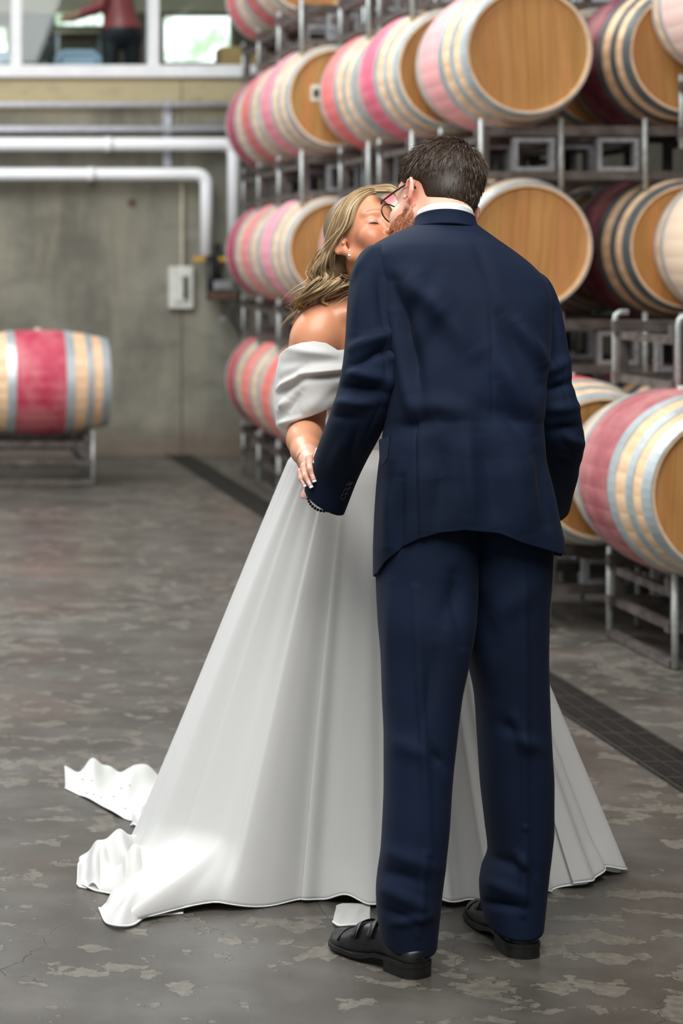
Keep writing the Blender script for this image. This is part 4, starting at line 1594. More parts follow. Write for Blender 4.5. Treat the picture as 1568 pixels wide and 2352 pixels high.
shoe((972, 2248), (772, 2168), 'black double monk strap shoe turned outwards')
shoe((1208, 2204), (1096, 2098), 'black shoe in the shade of the trouser leg')

# ---- head of hair: scalp shell plus individual strands
def hair_local_mask(L):
    """where hair grows on the man's scalp: above the hairline, behind the temples, down to the nape"""
    x, y, z = L[:, 0], L[:, 1], L[:, 2]
    hl = np.interp(y, [-.12, -.10, -.07, -.035, -.012, .01, .03, .06, .085], [-.060, -.066, -.058, -.030, .016, .010, .0, .045, .075])
    return (z > hl) & ~((np.abs(x) > .046) & (z < .016 + .25 * (np.abs(x) - .06)) & (y > -.064))
def hair_surface(n, grow=0.002):
    u = rng.normal(size=(n, 3)); u /= np.linalg.norm(u, axis=1, keepdims=True)
    c = np.array([0, -.012, .040]); r = np.array([.075, .094, .082]) + grow
    p_ = c + u * r
    # below the cranium's widest ring continue down the back of the head
    low = u[:, 2] < -0.15
    p_[low, 2] -= (-.15 - u[low, 2]) * 0.075
    p_[low, 0] = u[low, 0] / np.sqrt(1 - np.clip(u[low, 2], -.97, 1) ** 2 + 1e-6) * (r[0] * .97 + (u[low, 2] + .15) * .012) 
    yy = u[low, 1] / np.sqrt(1 - np.clip(u[low, 2], -.97, 1) ** 2 + 1e-6)
    p_[low, 1] = c[1] + yy * (r[1] * .97 + (u[low, 2] + .15) * .025)
    nrm = u / r; nrm /= np.linalg.norm(nrm, axis=1, keepdims=True)
    return p_, nrm
gs = SDF(MH.o - .16, MH.o + .18, .004)
gs.ell((0, -.012, .042), (.0785, .0985, .0865), .01, MH)
gs.ell((0, -.042, -.014), (.057, .060, .050), .02, MH)
gs.ell((0, .026, .058), (.066, .060, .060), .015, MH)
# trim away the face, ears and neck
gs.ell((0, .100, -.055), (.13, .092, .098), .006, MH, 'sub')
gs.ell((0, -.02, -.115), (.15, .15, .052), .006, MH, 'sub')
for sx in (-1, 1):
    gs.ell((sx * .092, -.014, -.034), (.040, .050, .054), .006, MH, 'sub')
V, F_ = gs.mesh()
hm = mesh_from('hair', V, F_)
vcol(hm, np.full((len(V), 3), .12))
M['hair_man'] = hair_mat('dark_brown_hair', srgb(34, 26, 20), srgb(92, 72, 56), 0.45)
hair = link_world('hair', hm, M['hair_man'], man, True)
hair['label'] = 'short dark brown hair with a crown whorl'
NSR = 15000
# roots on the shell itself
tri = rng.integers(0, len(F_), NSR * 2)
w_ = rng.dirichlet((1, 1, 1, 1), NSR * 2)
root = (V[F_[tri]] * w_[:, :, None]).sum(1)
e1 = V[F_[tri, 1]] - V[F_[tri, 0]]; e2 = V[F_[tri, 3]] - V[F_[tri, 0]]
nr = np.cross(e1, e2); nr /= np.linalg.norm(nr, axis=1, keepdims=True) + 1e-9
Lr = MH.loc(root)
cen = (root - MH.w((0, -.012, .03)))
sgn = np.sign((cen * nr).sum(1)); nr *= sgn[:, None]
ok = hair_local_mask(Lr - 0.0) & ((cen * nr).sum(1) > .03)
root, nr, Lr = root[ok][:NSR], nr[ok][:NSR], Lr[ok][:NSR]
whorl = np.array([.018, -.075, .098])
dl = Lr - whorl
nl = nr @ MH.R.T
dl = dl + np.cross(nl, dl) * 0.35           # spiral
dl[:, 2] -= 0.02
dl -= nl * (dl * nl).sum(1)[:, None]
dl /= np.linalg.norm(dl, axis=1, keepdims=True) + 1e-9
dw = dl @ MH.R
ln = np.interp(Lr[:, 2], [-.07, -.03, .03, .10], [.010, .013, .017, .026]) * np.interp(Lr[:, 1], [.0, .05], [1.0, .55]) * rng.uniform(.7, 1.25, len(root))
lift = np.interp(Lr[:, 2], [-.07, 0, .08, .13], [.22, .25, .38, .55])
dirw = dw + nr * lift[:, None] + rng.normal(size=dw.shape) * .16
s_ = np.linspace(0, 1, 5)
cur = root[:, None] - nr[:, None] * .002 + dirw[:, None] * (s_[None, :, None] * ln[:, None, None]) - nr[:, None] * (s_[None, :, None] ** 2 * ln[:, None, None] * .30) - np.array([0, 0, 1.0]) * (s_[None, :, None] ** 2 * ln[:, None, None] * .18)
hv, hf = ribbons(cur, rng.uniform(.0007, .0013, len(root)))
hm2 = mesh_from('hair_strands', hv, hf)
tone = np.clip(rng.normal(.38, .22, len(root)), 0, 1)
vcol(hm2, np.repeat(tone, 10)[:, None] * np.ones((1, 3)))
hs = link_world('hair_strands', hm2, M['hair_man'], hair, False)
hs['kind'] = 'stuff'

# beard on the jaw and cheek
ab = np.linspace(0, 1, 7000)
bl_ = np.stack([rng.choice([-1, -1, -1, 1], 7000) * rng.uniform(.010, .064, 7000), rng.uniform(-.012, .085, 7000), rng.uniform(-.128, -.025, 7000)], 1)
# project to the face surface along the direction from the jaw axis
ctr = np.array([0, .02, -.06])
dv = bl_ - ctr; dv /= np.linalg.norm(dv, axis=1, keepdims=True)
bv = BVHTree.FromPolygons([v_.co[:] for v_ in man_me.vertices], [tuple(p_.vertices) for p_ in man_me.polygons])
st_, tn_ = [], []
for d_ in dv:
    o_ = MH.w(ctr); wd = MH.R.T @ d_
    hit, n_, _, dist = bv.ray_cast(Vector(o_ + wd * .14), Vector(-wd))
    if hit is None: continue
    lp = MH.loc(np.array(hit))
    edge = np.interp(lp[1], [-.02, 0, .03, .06, .09], [-.018, -.012, -.040, -.052, -.058])
    if lp[2] > edge or lp[2] < -.135 or lp[1] < -.016 or abs(lp[0]) > .070: continue
    st_.append(np.array(hit)); tn_.append(np.array(n_))
st_, tn_ = np.array(st_), np.array(tn_)
dn_ = MH.R.T @ np.array([0, .25, -1.0])
bd = tn_ * .75 + dn_[None] * .8 + rng.normal(size=tn_.shape) * .22
bd /= np.linalg.norm(bd, axis=1, keepdims=True)
bln = rng.uniform(.006, .014, len(st_))
s_ = np.linspace(0, 1, 4)
bc = st_[:, None] + bd[:, None] * s_[None, :, None] * bln[:, None, None] - tn_[:, None] * (s_[None, :, None] ** 2 * bln[:, None, None] * .25)
bvv, bff = ribbons(bc, rng.uniform(.0006, .0011, len(st_)))
bm_ = mesh_from('beard', bvv, bff)
vcol(bm_, np.repeat(np.clip(rng.normal(.5, .25, len(st_)), 0, 1), 8)[:, None] * np.ones((1, 3)))
M['beard'] = hair_mat('ginger_beard', srgb(140, 84, 56), srgb(214, 146, 108), .5)
be = link_world('beard', bm_, M['beard'], man, False)
be['kind'] = 'stuff'
be['label'] = 'short ginger beard'

# glasses
gl_o = empty('glasses')
gl_o.parent = man
gl_o['label'] = 'dark rimmed glasses'
W = lambda *p_: Vector(MH.w(p_))
for sx in (-1, 1):
    m = MB().tube([W(sx * .0715, -.022, -.008), W(sx * .0735, -.012, .010), W(sx * .0745, .0, .013), W(sx * .0735, .05, .010), W(sx * .069, .100, .008), W(sx * .064, .106, .007)], .0024, 8)
    m.build_world('temple', M['spectacle'], gl_o, True)
    rim_ = [W(sx * (.036 + .0275 * math.cos(t_)), .1085 - .004 * abs(math.cos(t_)), -.006 + .0205 * math.sin(t_)) for t_ in np.linspace(0, 2 * math.pi, 29)[:-1]]
    m = MB().tube(rim_, .0019, 6, closed=True)
    m.build_world('rim', M['spectacle'], gl_o, True)
    m = MB(); m.add(rim_, [tuple(range(28))])
    m.build_world('lens', M['lens'], gl_o)
m = MB().tube([W(-.009, .110, -.002), W(0, .114, .002), W(.009, .110, -.002)], .0018, 6)
m.build_world('bridge', M['spectacle'], gl_o, True)

# dark beaded bracelet at the cuff
br_o = empty('bracelet'); br_o.parent = man
br_o['label'] = 'dark beaded bracelet under the cuff'
wc = A3(740, 1143, 5.005)
ax_ = A3(731, 1158, 5.03) - A3(748, 1128, 4.97); ax_ /= np.linalg.norm(ax_)
b1 = np.cross(ax_, (0, 1, 0)); b1 /= np.linalg.norm(b1); b2 = np.cross(ax_, b1)
for k in range(30):
    a = 2 * math.pi * k / 30
    c = wc + (b1 * math.cos(a) + b2 * math.sin(a)) * .034
    MB().sphere(c, .0036, 8, 6).build_world('bead', M['button'], br_o, True)
# ------------------------------------------------------------------ the woman
BH = place_head(rot_head((0, -1, 0), (-1, 0, 0), (0, 0, 1), 22, 34, -4), (.032, .088, -.006), A3(861, 506, 5.165), 0.97)
gb = SDF((0.90, 4.84, 0.92), (1.42, 5.62, 1.73), 0.0028)
add_head(gb, BH, 1.0, True)
# neck, shoulders, chest
gb.cap(BH.w((0, -.030, -.05)), A3(842, 660, 5.33), .048, .050, .02)
gb.cap(BH.w((0, -.005, -.07)), A3(850, 665, 5.30), .040, .046, .02)
gb.cap(A3(845, 668, 5.34), A3(745, 738, 5.30), .046, .052, .03)          # trapezius to shoulder
gb.ell(A3(730, 766, 5.28), (.056, .056, .060), .03)                       # deltoid
gb.ell(A3(838, 800, 5.32), (.115, .085, .13), .04)                        # chest
gb.cap(A3(845, 668, 5.34), A3(950, 745, 5.33), .046, .050, .03)
gb.cap(A3(842, 800, 5.36), A3(846, 1000, 5.42), .100, .105, .03)
gb.cap(A3(790, 720, 5.26), A3(850, 712, 5.24), .012, .012, .03)           # collar bone
# right arm (nearest the aisle): upper arm, elbow, foreshortened forearm
gb.chain([A3(720, 785, 5.28), A3(706, 850, 5.30), A3(702, 940, 5.31), A3(702, 984, 5.29)], [.058, .054, .046, .043], .02)
gb.chain([A3(702, 984, 5.29), A3(700, 1010, 5.20), A3(703, 1035, 5.11), A3(709, 1056, 5.03)], [.043, .041, .034, .0235], .015)
# hand laid on the man's cuff
gb.ell(A3(712, 1066, 5.01), (.017, .034, .026), .010)
gb.cap(A3(709, 1056, 5.03), A3(713, 1070, 4.99), .022, .020, .010)
FING = [
    [(722, 1050, 4.99), (731, 1036, 4.955), (728, 1046, 4.925), (724, 1061, 4.912)],
    [(712, 1058, 4.985), (710, 1052, 4.945), (713, 1078, 4.915), (720.5, 1101, 4.905)],
    [(704, 1070, 4.985), (698, 1071, 4.95), (702, 1094, 4.925), (713, 1115, 4.912)],
    [(698, 1082, 4.985), (690, 1083, 4.955), (692, 1100, 4.94), (698.5, 1113, 4.93)],
]
FR = [(.0088, .0082, .0076, .0062), (.0090, .0084, .0078, .0064), (.0088, .0080, .0074, .0061), (.0078, .0070, .0064, .0053)]
for f, r in zip(FING, FR):
    add_finger(gb, [A3(*q) for q in f], r, .004)
add_finger(gb, [A3(724, 1062, 5.02), A3(738, 1052, 5.0), A3(750, 1060, 4.985)], (.0105, .0092, .0078), .006)
# left arm goes up behind the man's neck side (mostly hidden)
gb.chain([A3(952, 752, 5.33), A3(985, 900, 5.30), A3(1010, 980, 5.18), A3(1035, 960, 5.02)], [.050, .044, .040, .024], .02)
gb.ell(A3(1040, 950, 5.0), (.030, .018, .034), .01)
for dx in (-18, -6, 6, 18):
    add_finger(gb, [A3(1040 + dx, 940, 4.995), A3(1042 + dx, 915, 4.985), A3(1044 + dx, 895, 4.985)], (.0088, .008, .0065), .004)
add_finger(gb, [A3(1020, 955, 5.0), A3(1008, 935, 4.99), A3(1006, 920, 4.985)], (.0098, .0088, .007), .004)
V, F_ = gb.mesh()
me = mesh_from('person', V, F_)
L = BH.loc(V)
base = np.array(lin(212, 148, 112))
col = np.tile(base, (len(V), 1))
def blend(w, c, k=1.0):
    global col
    col = col + (np.array(lin(*c)) - col) * (np.clip(w, 0, 1) * k)[:, None]
g3 = lambda c, r: np.exp(-(((L - np.array(c)) / np.array(r)) ** 2).sum(1))
face_on = (L[:, 1] > .03)
for sx in (-1, 1):
    blend(g3((sx * .045, .068, -.040), (.024, .03, .022)), (206, 112, 88), .65)
    blend(g3((sx * .034, .088, -.002), (.015, .018, .0085)) * 1.2, (206, 160, 146), .8)
    # brow arc
    bx = np.clip(sx * L[:, 0], .012, .052)
    bz = .0205 + .0045 * np.sin((bx - .012) / .040 * math.pi * .85) - .004 * ((bx - .012) / .04) ** 2
    w = np.exp(-((L[:, 2] - bz) / .0026) ** 2) * smooth01((sx * L[:, 0] - .010) / .006) * smooth01((.054 - sx * L[:, 0]) / .010) * (L[:, 1] > .05)
    blend(w, (126, 78, 50), .75)
    blend(g3((sx * .0765, -.014, -.014), (.014, .026, .036)), (216, 146, 116), .7)
blend(g3((0, .10, .05), (.05, .05, .03)), (220, 158, 128), .4)
blend(g3((0, .094, -.0705), (.021, .012, .0095)) * 1.3, (196, 98, 92), .8)
blend(np.clip((1.30 - V[:, 2]) / .06, 0, 1) * (V[:, 1] < 5.06), (222, 170, 150), .8)
vcol(me, col)
woman = link('person', me, M['skin'], None, True)
tag(woman, 'woman in a white off shoulder wedding gown kissing the man', 'person')

# closed eyelashes
for sx in (-1, 1):
    c = np.array((sx * .032, .0725, -.005))
    m = MB()
    arc = []
    for t_ in np.linspace(-1, 1, 15):
        az = t_ * 1.02
        el = -.42 - .12 * math.cos(az * 1.4) + .05 * t_ * sx
        r_ = .0172
        arc.append(c + r_ * np.array((math.sin(az), math.cos(az) * math.cos(el), math.sin(el) * .9)))
    m.tube([Vector(BH.w(p_)) for p_ in arc], [.0004 + .0011 * math.sin(math.pi * (k + .5) / 15) for k in range(15)], 6)
    for k in range(1, 15):
        p_ = arc[k]; out = p_ - c; out /= np.linalg.norm(out)
        tip = p_ + out * .006 + np.array((sx * .0010 * (k - 7) / 7 * sx, 0, -.0032))
        m.tube([Vector(BH.w(p_)), Vector(BH.w((p_ + tip) / 2 + np.array((0, 0, -.0006)))), Vector(BH.w(tip))], [.0004, .00032, .0001], 4)
    m.build_world('eyelash', M['lash'], woman, True)

# nails on the visible fingers
for i, f in enumerate(FING):
    a, b = A3(*f[2]), A3(*f[3])
    d = (b - a) / np.linalg.norm(b - a)
    out = np.array((-.25, -1, .12)); out -= d * (out @ d); out /= np.linalg.norm(out)
    sd = np.cross(d, out)
    r = FR[i][3]
    nm_ = []
    for part, u0, u1, mt in (('nail', -.010, .0035, 'nail'), ('nail_tip', .0035, .0085, 'nail_tip')):
        vv, ff = [], []
        for u in np.linspace(u0, u1, 6):
            wd = r * .78 * (1 - max(0, (u - .004) / .012) ** 2)
            for t_ in np.linspace(-1, 1, 7):
                vv.append(b + d * u + sd * wd * t_ + out * (r * 1.06 * math.sqrt(max(0, 1 - (t_ * .74) ** 2)) + .0004 - max(0, u) * .10))
        m_ = 7
        for y_ in range(5):
            for x_ in range(6):
                ff.append((y_ * m_ + x_, y_ * m_ + x_ + 1, (y_ + 1) * m_ + x_ + 1, (y_ + 1) * m_ + x_))
        o = MB().add([tuple(q) for q in vv], ff).build_world(part, M[mt], woman, True)
        md = o.modifiers.new('thickness', 'SOLIDIFY'); md.thickness = .0006; md.offset = 0

# jewellery
er = empty('earring'); er.parent = woman; er['label'] = 'pearl drop earring'
e0 = BH.w((.082, .000, -.047))
e0 = A3(802, 576.5, 5.135)
MB().sphere(e0, .0024, 10, 8).build_world('stud_pearl', M['pearl'], er, True)
MB().tube([e0 + np.array((0, 0, -.002)), e0 + np.array((0, -.0005, -.007))], .0008, 6).build_world('link', M['gold'], er, True)
MB().sphere(e0 + np.array((0, -.0005, -.0105)), .0034, 12, 8).build_world('drop_pearl', M['pearl'], er, True)
MB().sphere(A3(795, 574, 5.14), .0013, 8, 6).build_world('gold_stud', M['gold'], er, True)
nk_o = empty('necklace'); nk_o.parent = woman; nk_o['label'] = 'fine chain necklace with a pearl'
MB().tube([A3(770, 655, 5.30), A3(790, 654, 5.265), A3(810, 668, 5.245), A3(835, 690, 5.225)], .0007, 5).build_world('chain', M['gold'], nk_o, True)
MB().sphere(A3(790, 654, 5.262), .0020, 8, 6).build_world('pearl', M['pearl'], nk_o, True)
bo = empty('bracelet'); bo.parent = woman; bo['label'] = 'gold bracelet with pearls on her wrist'
wc = A3(706, 1058, 5.03); d = A3(711, 1064, 5.0) - A3(703, 1040, 5.09); d /= np.linalg.norm(d)
b1 = np.cross(d, (0, 1, 0)); b1 /= np.linalg.norm(b1); b2 = np.cross(d, b1)
MB().tube([wc + (b1 * math.cos(a) + b2 * math.sin(a)) * .0245 for a in np.linspace(0, 2 * math.pi, 25)[:-1]], .0014, 6, closed=True).build_world('band', M['gold'], bo, True)
for (x, y) in ((694, 1064), (697, 1067), (700, 1069)):
    MB().sphere(A3(x, y, 5.0), .0022, 8, 6).build_world('pearl', M['pearl'], bo, True)

# ---- hair: soft base volume, then waves of strands between an inner and an outer guide path
M['hair_woman'] = hair_mat('honey_blonde_hair', srgb(94, 74, 52), srgb(222, 194, 150), .36)
gh = SDF((0.92, 5.06, 1.34), (1.30, 5.46, 1.72), .004)
gh.ell((0, -.018, .046), (.080, .096, .083), .01, BH)
gh.ell((0, .098, -.012), (.12, .075, .098), .004, BH, 'sub')
for sx in (1, -1):
    gh.ell((sx * .088, .012, -.040), (.030, .046, .050), .004, BH, 'sub')
gh.chain([A3(785, 520, 5.255), A3(775, 570, 5.27), A3(768, 615, 5.28), A3(752, 650, 5.285), A3(728, 676, 5.30)], [.026, .026, .034, .032, .016], .02)
gh.chain([A3(800, 600, 5.27), A3(795, 640, 5.285)], [.020, .022], .015)
V, F_ = gh.mesh()
hb = mesh_from('hair', V, F_)
vcol(hb, np.full((len(V), 3), .10))
wh = link_world('hair', hb, M['hair_woman'], woman, True)
wh['label'] = 'long honey blonde hair in loose waves over one shoulder'
inner = np.array([(905, 441, 5.125), (872, 440, 5.13), (838, 452, 5.135), (817, 478, 5.14), (806, 515, 5.15), (780, 543, 5.185), (764, 572, 5.235), (776, 610, 5.26), (806, 632, 5.25), (802, 655, 5.27), (780, 668, 5.275), (760, 680, 5.265), (742, 694, 5.255), (728, 712, 5.28)])
outer = np.array([(890, 427, 5.19), (845, 429, 5.20), (800, 450, 5.21), (772, 485, 5.22), (757, 530, 5.23), (748, 575, 5.24), (728, 608, 5.25), (712, 634, 5.26), (708, 660, 5.265), (712, 680, 5.27), (690, 690, 5.275), (686, 704, 5.29), (672, 728, 5.34), (666, 760, 5.37)])
def path(T, q):
    s = np.linspace(0, 1, len(T))
    return np.stack([pchip(s, T[:, i], q) for i in range(3)], -1)
HN, HMp = 5200, 46
q = np.linspace(0, 1, HMp)
gi, go = path(inner, q), path(outer, q)
NL = 46
lock = rng.integers(0, NL, HN)
lk_f = np.sort(rng.uniform(0, 1, NL)); lk_ph = rng.normal(0, .5, NL); lk_amp = rng.uniform(.7, 1.35, NL); lk_d = rng.uniform(-1, 1, NL); lk_end = rng.uniform(.72, 1.0, NL)
fr = np.clip(lk_f[lock] + rng.normal(0, .017, HN), 0, 1)
end = np.clip(lk_end[lock] * rng.uniform(.92, 1.04, HN), .5, 1.0)
qq = q[None] * end[:, None]
j = np.clip(qq * (HMp - 1), 0, HMp - 1.001); j0 = j.astype(int); jt = (j - j0)[..., None]
GI = gi[j0] * (1 - jt) + gi[np.minimum(j0 + 1, HMp - 1)] * jt
GO = go[j0] * (1 - jt) + go[np.minimum(j0 + 1, HMp - 1)] * jt
G = GI * (1 - fr[:, None, None]) + GO * fr[:, None, None]
# lay the upper part on the scalp: depth looked up on the head and hair base
hb_v = [v_.co[:] for v_ in me.vertices] + [tuple(v_) for v_ in V]
hb_f = [tuple(p_.vertices) for p_ in me.polygons] + [tuple(int(i_) + len(me.vertices) for i_ in f_) for f_ in F_]
bvw = BVHTree.FromPolygons(hb_v, hb_f)
NFR = 13
TAB = np.zeros((HMp, NFR))
for iq in range(HMp):
    for jf in range(NFR):
        f_ = jf / (NFR - 1)
        g_ = gi[iq] * (1 - f_) + go[iq] * f_
        tgt = Vector(P(g_[0], g_[1], 5.2)); cam_o = Vector((0, 0, CAM_H))
        hit, n_, _, ds = bvw.ray_cast(cam_o, (tgt - cam_o).normalized())
        TAB[iq, jf] = hit.y - .007 if (hit is not None and 5.0 < hit.y < 5.4) else np.nan
for iq in range(HMp):
    row = TAB[iq]
    good = ~np.isnan(row)
    if good.any():
        row[~good] = np.interp(np.flatnonzero(~good), np.flatnonzero(good), row[good]) + .012
    else:
        row[:] = 5.26
for _ in range(3):
    TAB[1:-1] = (TAB[:-2] + 2 * TAB[1:-1] + TAB[2:]) / 4
    TAB[:, 1:-1] = (TAB[:, :-2] + 2 * TAB[:, 1:-1] + TAB[:, 2:]) / 4
fj = np.clip(fr * (NFR - 1), 0, NFR - 1.001); f0 = fj.astype(int); ft = (fj - f0)[:, None]
def tabq(jj):
    return TAB[jj, f0[:, None]] * (1 - ft) + TAB[jj, f0[:, None] + 1] * ft
DT = tabq(j0) * (1 - jt[..., 0]) + tabq(np.minimum(j0 + 1, HMp - 1)) * jt[..., 0]
lay = 1 - smooth01((qq - .42) / .16)
G[..., 2] = DT * lay + G[..., 2] * (1 - lay)
grow = smooth01((qq - .38) / .25)
ph = qq * 21.0 + lk_ph[lock][:, None] + fr[:, None] * 1.6
wave = grow * lk_amp[lock][:, None] * 20.0
G[..., 0] += wave * np.sin(ph)
G[..., 1] += wave * .45 * np.cos(ph * 1.0 + .6)
G[..., 2] += grow * .016 * np.cos(ph) * lk_amp[lock][:, None] - lk_d[lock][:, None] * .020 * grow
# volume over the crown
bul = np.sin(np.pi * np.clip(fr, 0, 1))[:, None] * (1 - grow)
G[..., 2] -= bul * .006
G += rng.normal(size=(HN, 1, 3)) * np.array([1.2, 1.2, .0025])
fly = (rng.random(HN) < .035)[:, None] * q[None] ** 2
G[..., 0] += fly * rng.normal(0, 26, (HN, 1)); G[..., 1] += fly * rng.normal(0, 14, (HN, 1))
Wd = np.stack([(G[..., 0] - VX) * G[..., 2] / FPX, G[..., 2], CAM_H + (VY - G[..., 1]) * G[..., 2] / FPX], -1)
hv, hf = ribbons(Wd, rng.uniform(.0009, .0019, HN))
hm = mesh_from('hair_strands', hv, hf)
tone = np.clip(.50 + .26 * np.sin(lock * 2.1) + rng.normal(0, .17, HN), 0, 1)
tone2 = tone[:, None] * np.ones(HMp)[None] + .18 * smooth01((qq - .45) / .3) - .10 * (1 - smooth01(qq / .12))
vcol(hm, np.repeat(np.clip(tone2, 0, 1).reshape(-1), 2)[:, None] * np.ones((1, 3)))
o = link_world('hair_strands', hm, M['hair_woman'], wh, False)
o['kind'] = 'stuff'
# the other side of the parting sweeps over her far temple
HN2 = 700
pa = np.array([(862, 440, 5.19), (890, 440, 5.18), (908, 449, 5.17), (918, 470, 5.17), (922, 520, 5.18), (930, 600, 5.26), (940, 680, 5.32)])
pb = np.array([(862, 427, 5.21), (890, 424, 5.21), (915, 436, 5.20), (932, 470, 5.20), (940, 520, 5.23), (948, 600, 5.29), (960, 690, 5.34)])
q2 = np.linspace(0, 1, 24)
a_, b_2 = path(pa, q2), path(pb, q2)
f2 = rng.random(HN2)[:, None, None]
G = a_[None] * (1 - f2) + b_2[None] * f2 + rng.normal(size=(HN2, 1, 3)) * np.array([1, 1, .004])
Wd = np.stack([(G[..., 0] - VX) * G[..., 2] / FPX, G[..., 2], CAM_H + (VY - G[..., 1]) * G[..., 2] / FPX], -1)
hv, hf = ribbons(Wd, rng.uniform(.0009, .0018, HN2))
hm = mesh_from('hair_strands', hv, hf)
vcol(hm, np.repeat(np.clip(rng.normal(.62, .16, HN2), 0, 1), 48)[:, None] * np.ones((1, 3)))
o = link_world('hair_strands', hm, M['hair_woman'], wh, False)
o['kind'] = 'stuff'

# ------------------------------------------------------------------ the gown
gown = empty('gown', (1.27, 5.5, 0))
gown.parent = woman
gown['label'] = 'white organza wedding gown with off shoulder drape and train'
# bodice
bod = [(798, 752, 930, 5.33, .094, .09), (860, 748, 932, 5.335, .108, .09), (930, 750, 935, 5.35, .100, .09), (1000, 752, 940, 5.38, .098, .095), (1030, 748, 950, 5.40, .105, .10)]
vf_object('bodice', body_loft(bod, 120, 60, 2.2), M['satin'], gown, True, .002)

# off-shoulder band: a wide fold of organza round arm and chest
def drape(levels, lines, top, bot, n=200, m_=90, mat='organza', name='shoulder_drape', th=.0012):
    def zf(V_, Z, a, X, Y):
        f = (V_ - V_.min()) / (V_.max() - V_.min())
        px = VX + X * FPX / Y
        yt = np.interp(px, *top); yb = np.interp(px, *bot)
        far = smooth01((np.sin(a) + .15) / .4)
        yt = yt + far * 4; yb = yb - far * 18
        y_ = yt + (yb - yt) * f
        return CAM_H + (VY - y_) * Y / FPX
    return vf_object(name, body_loft(levels, n, m_, 2.1, zf, lines), M[mat], gown, True, th)
top_e = ([636, 650, 668, 690, 720, 748, 765, 775, 790, 830, 940], [822, 808, 796, 788, 784, 788, 798, 805, 803, 800, 800])
bot_e = ([628, 640, 652, 670, 690, 715, 745, 770, 800, 940], [962, 984, 986, 972, 963, 955, 942, 928, 915, 905])
drp = [(785, 643, 850, 5.285, .082, .085), (820, 637, 848, 5.285, .090, .09), (860, 634, 845, 5.285, .096, .092), (900, 632, 835, 5.285, .098, .09), (945, 630, 812, 5.285, .094, .085), (985, 634, 790, 5.285, .088, .08)]
dl_ = [
    (640, 893, 690, 858, 7, 7), (690, 858, 800, 846, 7, 7), (640, 905, 700, 868, 9, -5), (700, 868, 800, 860, 9, -5), (650, 835, 775, 830, 14, -4), (660, 800, 770, 815, 10, 3),
    (645, 940, 665, 915, 10, 6), (660, 950, 690, 900, 12, -5), (690, 950, 780, 905, 18, 5), (640, 975, 690, 960, 7, 5), (720, 940, 790, 890, 14, -4), (648, 870, 700, 842, 9, -4)]
drape(drp, dl_, top_e, bot_e)
# rolled edge along the lower hem of the drape
drp2 = [(a, b + 6, c - 6, d_, e_ - .006, f_ - .006) for a, b, c, d_, e_, f_ in drp]
drape(drp2, dl_, (top_e[0], [y + 1 for y in top_e[1]]), (bot_e[0], [y - 12 for y in bot_e[1]]), name='drape_lining', mat='satin')
m = MB()
zt_pts = [(640, 817), (652, 806), (670, 795), (692, 788), (720, 784.5), (748, 788), (766, 799), (774, 804)]
# ---- skirt
SC = P(850, 1005, 5.45)
SX, SY = SC.x, 5.50
WZ = CAM_H + (VY - 1005) * 5.42 / FPX
hem_px = [(320, 2112), (420, 2101), (520, 2094), (620, 2080), (700, 2070), (790, 2078), (880, 2082), (980, 2085), (1080, 2078), (1180, 2060), (1260, 2046), (1376, 2036), (1392, 2000), (1408, 1950), (1370, 1890), (1250, 1850), (1050, 1830), (850, 1822), (650, 1822), (500, 1835), (420, 1858), (362, 1890), (330, 1935), (300, 1985), (300, 2040), (250, 2086), (272, 2128)]
hp = []
for x, y in hem_px:
    D_ = CAM_H * FPX / (y - VY)
    w = P(x, y, D_)
    hp.append((math.atan2(w.y - SY, w.x - SX), math.hypot(w.x - SX, w.y - SY)))
hp.sort()
ha = np.array([h_[0] for h_ in hp]); hr = np.array([h_[1] for h_ in hp])
ha = np.concatenate([ha - 2 * math.pi, ha, ha + 2 * math.pi]); hr = np.tile(hr, 3)
def hem_r(th):
    return pchip(ha, hr, th)
FOLDS = [(-2.6, .03, .007), (-2.33, .025, -.006), (-2.08, .03, .007), (-1.62, .03, .006), (-1.38, .025, .006), (-1.12, .03, -.006), (-.87, .03, .006), (-.38, .03, -.007), (-2.75, .10, .020), (-2.45, .08, -.016), (-2.2, .10, .018), (-1.95, .07, -.014), (-1.75, .06, .012), (-1.5, .10, -.012), (-1.25, .06, .012), (-1.0, .08, -.014), (-.75, .07, .016), (-.5, .08, -.016), (-.25, .08, .018), (.1, .1, -.02), (2.9, .1, -.02), (3.12, .09, .022)]
